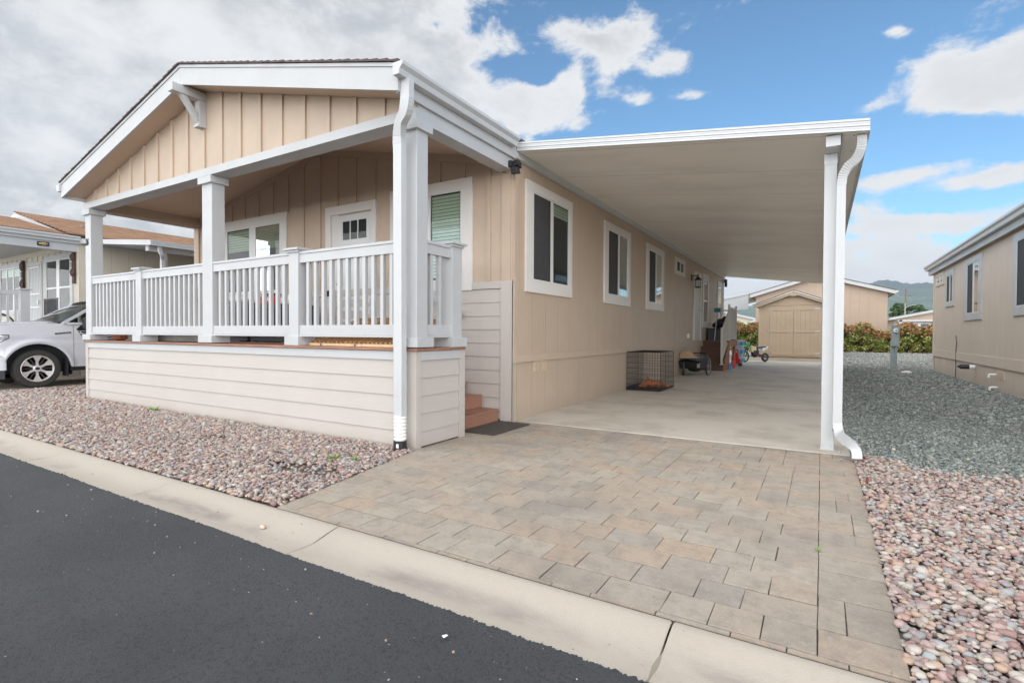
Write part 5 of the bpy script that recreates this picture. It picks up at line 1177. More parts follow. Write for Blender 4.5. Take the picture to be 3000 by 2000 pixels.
def bush(x, y, rx, ry, h, label, seed, red=.5):
    global rng
    keep = rng; rng = np.random.default_rng(seed)
    zb = zground(x, y); t_ = thing('hedge_shrub', label, 'shrub', (x, y, zb), 0, 'red-tipped hedge shrubs along the back bed')
    mb = MB()
    for k in range(7): a_ = k*.9; mb.tube([(0, 0, 0), (cos(a_)*rx*.35, sin(a_)*ry*.35, h*.45), (cos(a_)*rx*.6, sin(a_)*ry*.6, h*.8)], [.03, .02, .008], 6)
    mb.build('stems', M_bark, t_, local=True)
    nc = 46; cc = []
    for k in range(nc):
        th = rng.uniform(0, 2*pi); u = rng.uniform(.05, 1); r = sqrt(1-max(0, (u-.45)/.62)**2)*.78 if u > .45 else .72+.1*u
        r *= rng.uniform(.55, 1); cc.append((cos(th)*rx*r, sin(th)*ry*r, h*u*.93, rng.uniform(.16, .30)))
    cc = np.array(cc); n = 7500; i = rng.integers(0, nc, n); d = rng.normal(size=(n, 3)); d /= np.linalg.norm(d, axis=1)[:, None]
    rad = cc[i, 3]*rng.uniform(.5, 1.1, n)**.6
    p = cc[i, :3]+d*rad[:, None]
    # upright new shoots
    ns = 120; sh = []
    for k in range(ns):
        th = rng.uniform(0, 2*pi); r = sqrt(rng.uniform(0, 1))*.9; x_, y_ = cos(th)*rx*r, sin(th)*ry*r; zt_ = h*(1-.35*r*r)
        L = rng.uniform(.08, .26)
        for q in range(16): f_ = q/16; sh.append((x_+rng.normal(0, .022), y_+rng.normal(0, .022), zt_-.08+L*f_))
    sh = np.array(sh); p = np.concatenate([p, sh]); d = np.concatenate([d, np.tile([[0, 0, 1.]], (len(sh), 1))])
    p[:, 2] = np.maximum(p[:, 2], .02)
    hz = p[:, 2]/h; rr_ = np.sqrt((p[:, 0]/rx)**2+(p[:, 1]/ry)**2)
    pr = np.clip((hz-.55)*1.5, 0.05, .95)*red*1.2; pr[-len(sh):] = .74
    sel = (rng.uniform(0, 1, len(p)) < pr).astype(int)
    leaves('foliage', p, d, .062, [M_lg, M_lr], sel, t_); rng = keep
hl = ['behind the steps railing, leftmost of the hedge', 'between the side steps and the shed', 'hidden half behind the shed corner', 'just right of the carport post', 'second right of the carport post, low rounded top', 'left of the meter pedestal against the tan wall', 'right behind the meter pedestal', 'last one before the right-hand house']
bs = [(-5.6, 33.2, .85, .7, 1.55, 0), (-4.35, 33.1, .75, .7, 1.55, 1), (-3.3, 33.2, .8, .7, 1.5, 2), (.75, 33.1, .8, .75, 1.50, 3), (1.75, 33.0, .85, .75, 1.42, 4), (2.70, 33.1, .7, .7, 1.02, 5), (3.75, 33.1, .8, .75, 1.42, 6), (4.85, 33.0, .85, .75, 1.30, 7)]
for x, y, rx, ry, h, k in bs: bush(x, y, rx, ry, h, 'red-tipped green shrub '+hl[k], 100+k)

# ================================================================== far background
def tree(name, label, x, y, h, cr, seed, zb=0, n=5000, ls=.16, cz=.62):
    global rng
    keep = rng; rng = np.random.default_rng(seed); t_ = thing(name, label, 'tree', (x, y, zb))
    mb = MB(); mb.tube([(0, 0, 0), (.1, 0, h*.35), (0, .1, h*.7)], [h*.035, h*.026, h*.012], 8)
    for k in range(8): a_ = k*.8; mb.tube([(0, 0, h*(.3+.04*k)), (cos(a_)*cr*.35, sin(a_)*cr*.35, h*(.42+.03*k)), (cos(a_)*cr*.6, sin(a_)*cr*.6, h*(.5+.04*k))], [h*.010, h*.006, h*.002], 6)
    mb.build('trunk', M_bark, t_, local=True)
    nc = 34; c = []
    for k in range(nc):
        d = rng.normal(size=3); d /= np.linalg.norm(d); r = rng.uniform(.3, 1)**.5; c.append((d[0]*cr*r*.9, d[1]*cr*r*.9, h*cz+d[2]*h*.30*r, cr*rng.uniform(.2, .36)))
    c = np.array(c); i = rng.integers(0, nc, n); d = rng.normal(size=(n, 3)); d /= np.linalg.norm(d, axis=1)[:, None]
    p = c[i, :3]+d*(c[i, 3]*rng.uniform(.3, 1.1, n))[:, None]*np.array([1, 1, .6])
    leaves('crown', p, d, ls, [M_lt], np.zeros(n), t_, .6); rng = keep
tree('broadleaf_tree', 'round green tree behind the brown utility pole', 10.25, 90, 6.7, 2.1, 5, n=9000, ls=.17)
tree('broadleaf_tree', 'small green tree just right of the large one behind the far porch roof', 12.35, 92, 5.3, .9, 6, n=2500, ls=.15)
UP = thing('utility_pole', 'bare brown wooden utility pole before the distant tree', 'utility pole', (9.1, 82, 0))
mb = MB(); mb.tube([(9.1, 82, 0), (9.1, 82, 7.05)], [.085, .06], 8); mb.build('pole', M_pole, UP); mb = MB(); mb.tube([(8.5, 82, 6.2), (9.7, 82, 6.2)], .03, 6); mb.build('crossarm', M_pole, UP)
SL = thing('street_lamp', 'thin grey street lamp arm beside the brown utility pole', 'street lamp', (8.95, 81, 0))
mb = MB(); mb.tube([(8.95, 81, 0), (8.95, 81, 5.2)], .04, 6); mb.build('pole', M_steel, SL); mb = MB(); mb.tube([(8.97, 81, 4.6), (9.35, 81, 4.85), (9.8, 81, 4.95)], .035, 6); mb.build('arm', M_steel, SL); mb = MB(); mb.ell((9.95, 81, 4.95), (.2, .1, .05)); mb.build('lamp_head', M_steel, SL)
# distant home with a porch, right
DH = simple_house('distant_home', 'distant beige home with a white porch and gutter, above the hedge on the right', 5.9, 14.5, 60.3, 72, 0, 2.72, .215, M_btan, .4, M_shdw)
wd = Wall('y', 60.3, -1)
mb = MB(); wd.box(mb, 6.1, 14, 2.45, 2.62, .0, .4); mb.build('porch_beam', M_white, DH)
for xx in (6.2, 8.85, 11.6): mb = MB(); mb.box(xx, xx+.22, 59.9, 60.1, 0, 2.6); mb.build('porch_post', M_white, DH)
window(DH, wd, 6.85, 8.6, 1.0, 2.40, [(7.1, 7.62), (7.84, 8.36)], .15, .15, kind='fix', tm=M_white)
window(DH, wd, 9.6, 11.2, 1.0, 2.40, [(9.8, 10.3), (10.5, 11.0)], .15, .15, kind='fix', tm=M_white)
# distant roofs seen between the carport and the rear house
DC = thing('distant_carport', 'grey metal carport roof seen past the side landing', 'carport', (-5.6, 40, 0))
mb = MB(); mb.hexa([(-8.4, 38, 3.05), (-4.2, 38, 3.90), (-4.2, 46, 3.90), (-8.4, 46, 3.05)], [(-8.4, 38, 3.14), (-4.2, 38, 3.99), (-4.2, 46, 3.99), (-8.4, 46, 3.14)]); mb.build('roof_panel', M_white, DC)
mb = MB(); mb.prism([(-8.3, 38.05, 2.75), (-4.25, 38.05, 2.90), (-4.25, 38.05, 3.88), (-8.3, 38.05, 3.06)], (0, .05, 0)); mb.build('side_panel', M_shdw, DC)
mb = MB(); mb.box(-8.2, -8.1, 38.2, 38.3, 0, 3.06); mb.build('post', M_white, DC)
simple_house('distant_home', 'cream distant home with a white roof edge low behind the left hedge', -13.5, -6.6, 62, 76, 0, 2.9, .25, M_ltan, .4, M_shdw)
simple_house('distant_home', 'small white distant home just left of the rear tan home', -5.9, -3.2, 58, 70, 0, 2.5, .2, M_rtan, .3, M_shdw)

# hills
def ridge(az):
    a_ = math.degrees(az)
    return .046+.030*exp(-((a_-6)/9)**2)+.0095*exp(-((a_-4.9)/1.0)**2)+.0055*exp(-((a_-3.3)/1.3)**2)+.004*exp(-((a_-7.5)/2.)**2)+.0008*sin(a_*3.3+1)+.0005*sin(a_*9.1)
mb = MB(); rows = []
rads = [1500, 1700, 1900, 2100, 2300, 2500, 2700, 2850, 3000, 3200]
azs = np.radians(np.concatenate([np.linspace(-15, -2, 50), np.linspace(-1.8, 14, 160), np.linspace(14.3, 20, 20)]))
for r in rads:
    t_ = (r-1500)/1500; row = []
    for k_i, az in enumerate(azs):
        prof_ = (t_**1.15)*(1 if r <= 3000 else .8)
        hgt = ridge(az)*3000*prof_+18*sin(az*60+r*.004)*t_*(1-t_)*2+ (rng.uniform(0, 3.5) if r > 2600 else 0)
        row.append((sin(az)*r, cos(az)*r, hgt-1))
    rows.append(row)
mb.grid(rows); struct(mb.build('hills', M_forest, smooth=70, fix=False))

# ================================================================== LEFT NEIGHBOUR
LX = -17.2; LH = thing('left_neighbour_home', 'cream home on the left with brown shingle roof, porch door and white railing', 'house', (-21, 6, 0))
wl1 = Wall('y', 5.98, -1); wl2 = Wall('x', LX, 1); LC = -21.1
mb = MB(); mb.box(-25, LX-.12, 5.98, 6.1, 1.0, 3.62); mb.build('front_wall', pmat('left_house_board', (.60, .55, .46), .55, var=.05, extra=grain), H if False else LH)
mb = MB(); wl2.box(mb, 5.98, 23, 0, 3.6, -.12, 0); mb.build('side_wall', M_ltan, LH)
mb = MB()
for x in np.arange(-24.8, -17.3, .42):
    zb = 1.04
    for a, b, z_ in ((-23.4, -21.35, 3.37), (-20.9, -19.74, 3.28), (-19.58, -17.6, 3.38)):
        if a-.03 < x < b+.03: zb = z_
    mb = MB(); wl1.box(mb, x, x+.06, zb, 3.438, 0, .02); mb.build('batten', MATS['left_house_board'], LH)
mb = MB(); wl1.box(mb, LX-.14, LX+.01, .9, 3.5, 0, .025); wl1.box(mb, -25, LX-.14, 3.44, 3.58, 0, .024); wl2.box(mb, 5.99, 6.25, 0, 3.5, 0, .02); mb.build('wall_trim', MATS['left_house_board'], LH)
window(LH, wl1, -19.58, -17.60, 1.5, 3.375, [(-19.40, -18.70), (-18.49, -17.78)], .17, .17, kind='hung', tm=M_white)
window(LH, wl1, -23.4, -21.36, 1.7, 3.36, [(-23.2, -22.68), (-22.62, -22.12), (-22.05, -21.55)], .17, .17, kind='fix', tm=M_white, blind=M_blindw, bz=.2)
mb = MB(); wl1.box(mb, -20.89, -20.78, 1.04, 3.27, 0, .03); wl1.box(mb, -19.86, -19.76, 1.04, 3.27, 0, .03); wl1.box(mb, -20.78, -19.86, 3.17, 3.27, 0, .03); mb.build('door_trim', M_white, LH)
mb = MB(); wl1.box(mb, -20.77, -19.87, 1.04, 3.16, .0, .01); ld = mb.build('front_door', pmat('pale_grey_door', (.45, .47, .5), .5), LH)
mb = MB()
for i in range(8): x = -20.74+.122*i; wl1.box(mb, x-.008, x+.008, 1.06, 3.14, .03, .042)
for z in (1.08, 1.9, 2.3, 3.1): wl1.box(mb, -20.76, -19.88, z, z+.03, .026, .046)
mb.build('security_grille', M_pvc, ld); mb = MB(); wl1.box(mb, -19.98, -19.90, 2.0, 2.12, .04, .07); mb.build('lock', M_steel, ld)
# eave beam, fascia, gutter
mb = MB(); wl2.box(mb, 3.9, 6.0, 3.34, 3.56, -.2, -.02); mb.build('porch_beam', M_white, LH)
mb = MB(); wl2.box(mb, 3.4, 23, 3.545, 3.72, -.01, .04); mb.build('eave_fascia', M_white, LH)
gutter(LH, LX+.042, 1, 3.4, 5.95, 3.62)
mb = MB(); mb.box(-25, LX, 3.5, 5.98, 3.58, 3.60); mb.build('porch_ceiling', M_white, LH)
mb = MB(); mb.hexa([(LX+.10, 3.4, 3.74), (LC, 3.4, 4.62), (LC, 5.72, 4.62), (LX+.10, 5.72, 3.74)], [(LX+.10, 3.4, 3.77), (LC, 3.4, 4.65), (LC, 5.72, 4.65), (LX+.10, 5.72, 3.77)])
mb.hexa([(LX+.10, 5.72, 3.78), (LC, 5.72, 4.82), (LC, 23, 4.82), (LX+.10, 23, 3.78)], [(LX+.10, 5.72, 3.81), (LC, 5.72, 4.85), (LC, 23, 4.85), (LX+.10, 23, 3.81)])
mb.hexa([(LC, 3.4, 4.62), (-25, 3.4, 3.74), (-25, 23, 3.74), (LC, 23, 4.62)], [(LC, 3.4, 4.65), (-25, 3.4, 3.77), (-25, 23, 3.77), (LC, 23, 4.65)]); mb.build('roof', M_shin, LH)
mb = MB(); mb.prism([(-17.3, 5.735, 3.785), (LC, 5.735, 4.80), (-24.8, 5.735, 3.85), (-24.8, 5.735, 3.79), (LC, 5.735, 4.655), (-17.3, 5.735, 3.78)], (0, .04, 0)); mb.build('gable_end', M_white, LH)
mb = MB(); mb.box(-19.5, -19.1, 6.7, 7.2, 4.28, 4.38); mb.build('roof_vent', pmat('grey_brown_vent', (.22, .19, .17), .7), LH, bevel=.02)
for yy in (3.95,): mb = MB(); mb.box(LX-.2, LX, yy, yy+.2, .9, 3.34); mb.build('porch_post', M_white, LH)
mb = MB(); mb.box(-25, LX-.0, 3.9, 5.96, 0, 1.0); mb.build('porch_floor', M_lap, LH)
mb = MB(); mb.box(LX-.17, LX+.01, 4.77, 4.95, 1.0, 2.24); npost = mb.build('newel_post', M_white, LH); mb = MB(); mb.box(LX-.21, LX+.05, 4.73, 4.99, 2.242, 2.275); mb.build('cap', M_white, npost)
for z_ in (2.12, 1.15): mb = MB(); mb.box(LX-.09, LX-.03, 4.15, 4.77, z_, z_+.095); mb.build('rail', M_white, LH)
for i in range(4): mb = MB(); c = 4.27+.14*i; mb.box(LX-.08, LX-.04, c-.022, c+.022, 1.25, 2.12); mb.build('baluster', M_white, LH)
# its porch things
def totem(x, z0, z1, label):
    t_ = thing('carved_totem', label, 'carving', (x, 5.93, z0)); mb = MB(); h_ = z1-z0
    mb.box(x-.06, x+.06, 5.90, 5.955, z0, z1); mb.build('board', M_carved, t_)
    for f_, r in ((.84, .115), (.36, .12)):
        mb = MB(); mb.ell((x, 5.885, z0+h_*f_), (r, .035, h_*.13)); mb.ell((x-.04, 5.86, z0+h_*(f_+.03)), (.025, .02, .02)); mb.ell((x+.04, 5.86, z0+h_*(f_+.03)), (.025, .02, .02)); mb.ell((x, 5.855, z0+h_*(f_-.03)), (.02, .02, .05)); mb.build('mask', M_carved, t_, smooth=True)
    for f_ in (.54, .58, .62, .66): mb = MB(); mb.box(x-.075, x+.075, 5.87, 5.899, z0+h_*f_-.008, z0+h_*f_+.008); mb.build('carved_ring', M_carved, t_)
totem(-21.12, 2.25, 3.37, 'dark carved wooden totem left of the neighbour door'); totem(-17.41, 2.5, 3.34, 'dark carved wooden totem between window and corner of the left home')
t_ = thing('beam_lamp', 'small amber caged lamp on the left home porch beam', 'lamp', (LX+.03, 5.2, 3.45)); mb = MB(); mb.ell((LX+.03, 5.22, 3.45), (.04, .10, .035)); mb.build('glass', pmat('amber_glass', (.6, .45, .2), .2), t_); mb = MB()
for s in (-.08, 0, .08): mb.tube([(LX+.01, 5.22+s, 3.40), (LX+.085, 5.22+s*.6, 3.45), (LX+.01, 5.22+s, 3.50)], .006, 5)
mb.box(LX-.0, LX+.012, 5.10, 5.34, 3.40, 3.50); mb.build('cage', M_black, t_)
t_ = thing('black_gate', 'black metal gate panel standing on the left home porch', 'gate', (-17.6, 5.5, 1)); mb = MB(); mb.box(-18.1, -17.15, 5.49, 5.51, 2.05, 2.08); mb.box(-18.1, -17.15, 5.49, 5.51, 1.04, 1.07); mb.build('frame', M_black, t_); mb = MB()
for i in range(16): mb.tube([(-18.08+.061*i, 5.5, 1.05), (-18.08+.061*i, 5.5, 2.06)], .009, 5)
mb.build('bars', M_black, t_)
t_ = thing('bicycle', 'bicycle parked on the left home porch behind the white rails', 'bicycle', (-17.75, 4.5, 1.0), R(90)); wheel(t_, (0, 0, .33), .33, 'wheel', 'y', .022, 16); wheel(t_, (-1.0, 0, .33), .33, 'wheel', 'y', .022, 16)
mb = MB(); mb.tube([(-1, 0, .33), (-.62, 0, .33), (-.8, 0, .8), (-1, 0, .33)], .014, 6); mb.tube([(-.62, 0, .33), (-.12, 0, .75), (-.78, 0, .74)], .015, 6); mb.tube([(0, 0, .33), (-.12, 0, .78), (-.16, 0, .95)], .014, 6); mb.build('frame', M_black, t_, local=True)
mb = MB(); mb.ell((-.82, 0, .86), (.12, .06, .03)); mb.build('saddle', M_black, t_, local=True); mb = MB(); mb.tube([(-.15, -.25, .97), (-.17, .25, .97)], .012, 6); mb.build('handlebar', M_black, t_, local=True)
# its carport
LCP = thing('neighbour_carport', 'white carport between the left home and this one, over the pickup', 'carport', (-15, 12, 0))
lz_ = lambda x: 3.60-(x+17.15)*.095
mb = MB(); mb.hexa([(-17.15, 6.0, lz_(-17.15)), (-13.32, 6.0, lz_(-13.32)), (-13.32, 22, lz_(-13.32)), (-17.15, 22, lz_(-17.15))], [(-17.15, 6.0, lz_(-17.15)+.06), (-13.32, 6.0, lz_(-13.32)+.06), (-13.32, 22, lz_(-13.32)+.06), (-17.15, 22, lz_(-17.15)+.06)]); mb.build('roof_panel', M_white, LCP)
mb = MB(); ribbed((-17.15, 5.96, 0), (-13.3, 5.96, 0), lz_(-17.15)-.03, lz_(-13.3)-.03, .115, (0, -1, 0)); ribbed((-13.3, 5.99, 0), (-13.3, 22, 0), lz_(-13.3)-.03, lz_(-13.3)-.03, .115, (1, 0, 0)); mb.build('fascia_trim', M_gutter, LCP)
mb = MB(); mb.box(-13.75, -13.6, 6.05, 22, lz_(-13.5)-.14, lz_(-13.5)-.002); mb.build('beam', M_gutter, LCP)
for yy in (6.35, 13, 20): mb = MB(); mb.box(-13.73, -13.62, yy, yy+.11, 0, lz_(-13.5)-.141); mb.build('post', M_gutter, LCP)
downspout(LCP, [(-13.40, 6.2, 3.2), (-13.40, 6.2, 3.1), (-13.42, 6.25, 3.02), (-13.5, 6.3, 2.95), (-13.54, 6.32, 2.85), (-13.55, 6.32, 2.6), (-13.55, 6.32, .1)], lambda p: 2.8 < p.z < 3.12, .08, .07)
# parked dark car shape under that carport is only glimpsed: omitted

# ================================================================== PICKUP
TR = thing('pickup_truck', 'white crew-cab pickup truck parked nose to the street in the left driveway', 'pickup truck', (-15.3, 6.2, 0))
TXs = -14.285; TC = -15.30; HW = TXs-TC      # side plane, centre line, half width
wy1, wy2, wz, wr_ = 4.24, 7.93, .395, .405
def tside(y, z):
    """half width at station y, height z"""
    w = HW
    w -= .035*max(0, (z-1.0)/.35)**2                   # tumblehome at the shoulder
    w -= .03*max(0, (.62-z)/.25)
    if z > 1.0: w -= .0
    f = max(0, (3.80-y)/.45); w -= .11*f**2.4
    f = max(0, (y-9.0)/.4); w -= .03*f*f
    for wy in (wy1, wy2):
        r = sqrt((y-wy)**2+(z-wz)**2); w += .040*exp(-((r-.585)/.055)**2)*(1 if z > .35 else 0)
    w -= .012*exp(-((z-1.02)/.03)**2)
    return w
def ztop(y):
    if y < 4.75: return 1.37-.085*((4.75-y)/1.35)**1.6-.05*max(0, (3.6-y)/.25)**2
    if y < 7.35: return 1.385
    return 1.40
def arch(y, z0):
    b = .692 if y < 3.70 else z0
    for wy in (wy1, wy2):
        d = abs(y-wy)
        if d < .56: b = max(b, wz+sqrt(.56*.56-d*d)-.02)
    return b
def body_panel(name, y0, y1, zb, s, parent, nz=16, step=.035, top=None):
    n = max(2, int((y1-y0)/step)); rows = []
    for i in range(n+1):
        y = y0+(y1-y0)*i/n; b = arch(y, zb); tp = (top or ztop)(y); row = []
        for j in range(nz+1):
            z = b+(tp-b)*j/nz; row.append((TC+s*tside(y, z), y, z))
        # small return inwards at bottom
        row = [(TC+s*(tside(y, b)-.05), y, b+.003)]+row
        rows.append(row)
    mb = MB(); mb.grid(rows); return mb.build(name, M_paint, parent, smooth=35)
for s in (1, -1):
    body_panel('front_fender', 3.42, 4.845, .42, s, TR)
    mb = MB(); mb.grid([[(TC+s*(tside(y_, z_)+.007), y_, z_) for z_ in np.linspace(.955+.10*max(0, (y_-3.6)/.17), 1.115, 5)] for y_ in np.linspace(3.42, 3.77, 10)]); hl_ = mb.build('headlight', M_lens, TR, smooth=60)
    mb = MB(); mb.grid([[(TC+s*(tside(y_, z_)+.005), y_, z_) for z_ in np.linspace(.94+.10*max(0, (y_-3.6)/.17), 1.13, 5)] for y_ in np.linspace(3.42, 3.785, 10)]); mb.build('headlight_rim', M_black, hl_, smooth=60)
    mb = MB(); mb.grid([[(TC+s*(tside(y_, .6)-.004), y_, z_) for z_ in (.40, .45, .66, .682)] for y_ in np.linspace(3.40, 3.73, 8)]); mb.build('bumper_end', M_paint, TR, smooth=60)
    fd = body_panel('front_door', 4.853, 5.90, .42, s, TR); body_panel('rear_door', 5.908, 7.0, .42, s, TR); body_panel('bed_side', 7.06, 9.10, .45, s, TR)
    body_panel('cab_corner', 7.005, 7.05, .42, s, TR)
    mb = MB(); mb.box(TC+s*(HW-.04), TC+s*(HW-.13), 4.80, 7.05, .33, .415); mb.build('rocker_panel', M_black, TR)
# front fascia
def frow(z, bul): return [(TC+HW*.86*u_, 3.42-bul*(1-abs(u_)**2.4), z) for u_ in np.linspace(-1, 1, 13)]
mb = MB(); mb.grid([frow(.70, .17), frow(.85, .19), frow(1.05, .18), frow(1.20, .15), frow(1.27, .08)]); mb.build('grille_surround', M_paint, TR, smooth=50)
mb = MB(); mb.box(TC-.62, TC+.62, 3.215, 3.27, .76, 1.16); gr = mb.build('grille', M_black, TR); mb = MB()
for z in (.84, .95, 1.06): mb.box(TC-.60, TC+.60, 3.20, 3.214, z-.02, z+.02)
mb.build('grille_bar', M_chrome, gr)
for s in (1, -1):
    mb = MB(); mb.hexa([(TC+s*.64, 3.24, .92), (TC+s*.88, 3.40, .93), (TC+s*.88, 3.45, .955), (TC+s*.64, 3.45, .955)], [(TC+s*.64, 3.24, 1.16), (TC+s*.88, 3.40, 1.15), (TC+s*.88, 3.45, 1.10), (TC+s*.64, 3.45, 1.10)]); mb.build('headlight', M_lens, TR, bevel=.01)
def brow(z, y): return [(TC+(HW-.02)*u_, y+.28*abs(u_)**3, z) for u_ in np.linspace(-1, 1, 15)]
mb = MB(); mb.grid([brow(.40, 3.16), brow(.45, 3.12), brow(.62, 3.12), brow(.68, 3.16), brow(.70, 3.26)]); mb.build('front_bumper', M_paint, TR, smooth=45, bevel=.004)
mb = MB(); mb.grid([brow(.20, 3.24), brow(.38, 3.18)]); mb.grid([[(TC+(HW-.03), 3.45, z), (TC+(HW-.03), 3.72, z)] for z in (.22, .395)]); mb.build('lower_valance', pmat('dark_grey_plastic', (.06, .065, .07), .6), TR, smooth=45)
# hood
rows = []
for i in range(14):
    y = 3.30+(4.62-3.30)*i/13; row = []
    for u_ in np.linspace(-1, 1, 21):
        w = tside(max(y, 3.42), ztop(y)); e_ = abs(u_)
        z = ztop(y)+.055*(1-e_**3)+(.018*exp(-((e_-.55)/.08)**2))-.10*max(0, (3.5-y)/.2)**2
        row.append((TC+w*u_, y+(.10*(e_**2) if i == 0 else 0), z))
    rows.append(row)
mb = MB(); mb.grid(rows); mb.build('hood', M_paint, TR, smooth=60)
mb = MB(); mb.grid([[(TC+(HW-.06)*u_, 4.60, ztop(4.6)+.045*(1-abs(u_)**3)-.01), (TC+(HW-.06)*u_, 4.80, 1.40+.04*(1-abs(u_)**3))] for u_ in np.linspace(-1, 1, 9)]); mb.build('cowl', M_black, TR)
# cab: greenhouse
yb0, yt0, yt1, yb1 = 4.62, 5.50, 6.85, 7.05; zt0 = 1.90
def cabw(z): return HW-.045-.24*((z-1.385)/.52)
mb = MB(); N = 9
mb.grid([[(TC+cabw(1.87)*u_*.97, y, 1.885+.055*(1-abs(u_)**2.5)-(.02 if y in (yt0-.12,) else 0)) for u_ in np.linspace(-1, 1, N)] for y in (yt0-.12, yt0+.1, 6.2, yt1, yt1+.08)])
for s in (1, -1):
    # A pillar, roof rail, C pillar
    def bar(p, q, w, d): mb.tube([p, q], 1, rect=(w, d), up=(s, 0, 0))
    bar((TC+s*(cabw(1.385)+.01), 4.66, 1.375), (TC+s*(cabw(1.86)-.0), 5.42, 1.862), .05, .085)
    bar((TC+s*cabw(1.87), 5.38, 1.868), (TC+s*cabw(1.87), 6.93, 1.868), .05, .07)
    bar((TC+s*cabw(1.40), 6.98, 1.38), (TC+s*cabw(1.87), 6.88, 1.87), .06, .16); bar((TC+s*cabw(1.40), 5.92, 1.38), (TC+s*cabw(1.87), 5.88, 1.87), .05, .10)
    bar((TC+s*(cabw(1.385)+.02), 4.72, 1.375), (TC+s*(cabw(1.385)+.02), 7.0, 1.375), .05, .04)
mb.box(TC-.88, TC+.88, 7.0, 7.04, .9, 1.42)
mb.build('cab', M_paint, TR, smooth=40)
mb = MB(); mb.grid([[(TC+cabw(1.39+f_*.48)*u_*.985, (4.60+.86*f_)-.10*(1-u_*u_)*(1-f_*.3), 1.39+f_*.495) for u_ in np.linspace(-1, 1, 9)] for f_ in np.linspace(0, 1, 6)]); mb.build('windshield', M_cglass, TR, smooth=60)
mb = MB(); mb.box(TC-.80, TC+.80, 4.9, 6.9, 1.0, 1.36); mb.build('cabin_floor', M_black, TR)
for s in (-.42, .42):
    mb = MB(); mb.box(TC+s-.22, TC+s+.22, 5.55, 5.70, 1.3, 1.72); mb.box(TC+s-.12, TC+s+.12, 5.57, 5.67, 1.72, 1.86); mb.build('seat', M_dark, TR, bevel=.03)
mb = MB(); mb.lathe([(.19, -.015), (.19, .015)], (TC+.42, 5.05, 1.42), 'y', 20); mb.build('steering_wheel', M_black, TR)
for s in (1, -1):
    for (a, b, c, d) in ((4.93, 5.86, 5.44, 5.84), (5.95, 6.92, 5.93, 6.80)):
        mb = MB(); z0, z1 = 1.30 if a < 5.5 else 1.385, 1.84
        off = .012
        pts_ = [(TC+s*(cabw(1.385)+.022), a, 1.385), (TC+s*(cabw(1.385)+.022), b, 1.385), (TC+s*(cabw(1.84)+off), d, 1.84), (TC+s*(cabw(1.84)+off), c, 1.84)]
        mb.quad(*pts_); mb.build('side_window', M_cglass, TR)
    mb = MB(); ww = HW-.018
    mb.prism([(TC+s*ww, 4.90, 1.25), (TC+s*ww, 4.93, 1.215), (TC+s*ww, 5.86, 1.25), (TC+s*ww, 5.86, 1.383), (TC+s*ww, 5.02, 1.383)], (s*.006, 0, 0)) if s > 0 else None
    if s > 0: mb.build('window_drop_glass', M_black, TR)
    mb = MB(); mb.hexa([(TC+s*(HW+.02), 4.99, 1.25), (TC+s*(HW+.24), 5.0, 1.25), (TC+s*(HW+.24), 5.16, 1.25), (TC+s*(HW+.02), 5.12, 1.25)], [(TC+s*(HW+.04), 4.98, 1.50), (TC+s*(HW+.24), 4.98, 1.52), (TC+s*(HW+.24), 5.14, 1.52), (TC+s*(HW+.04), 5.12, 1.50)]); mb.tube([(TC+s*(HW-.03), 5.06, 1.30), (TC+s*(HW+.05), 5.06, 1.30)], .03, 8); mb.build('mirror', M_black, TR, bevel=.02)
    mb = MB(); mb.box(TC+s*(HW+.010), TC+s*(HW-.03), 5.72, 5.88, 1.13, 1.16); mb.build('door_handle', M_paint, TR)
mb = MB(); mb.quad((TC-.7, 7.0, 1.42), (TC+.7, 7.0, 1.42), (TC+.62, 6.93, 1.84), (TC-.62, 6.93, 1.84)); mb.build('rear_window', M_cglass, TR)
mb = MB(); mb.box(TC-.9, TC+.9, 9.08, 9.12, .6, 1.40); mb.build('tailgate', M_paint, TR); mb = MB(); mb.box(TC-.92, TC+.92, 7.06, 9.08, .75, .80); mb.box(TC-.95, TC+.95, 9.12, 9.3, .45, .65); mb.build('bed_floor', M_black, TR)
for s in (1, -1): mb = MB(); mb.box(TC+s*.88, TC+s*.98, 9.085, 9.13, .95, 1.35); mb.build('tail_light', M_red, TR)
mb = MB(); mb.box(TC-.75, TC+.75, 3.6, 9.0, .35, .85); mb.box(TC-.80, TC+.80, 5.0, 7.0, .42, .9); mb.build('underbody', M_dark, TR)
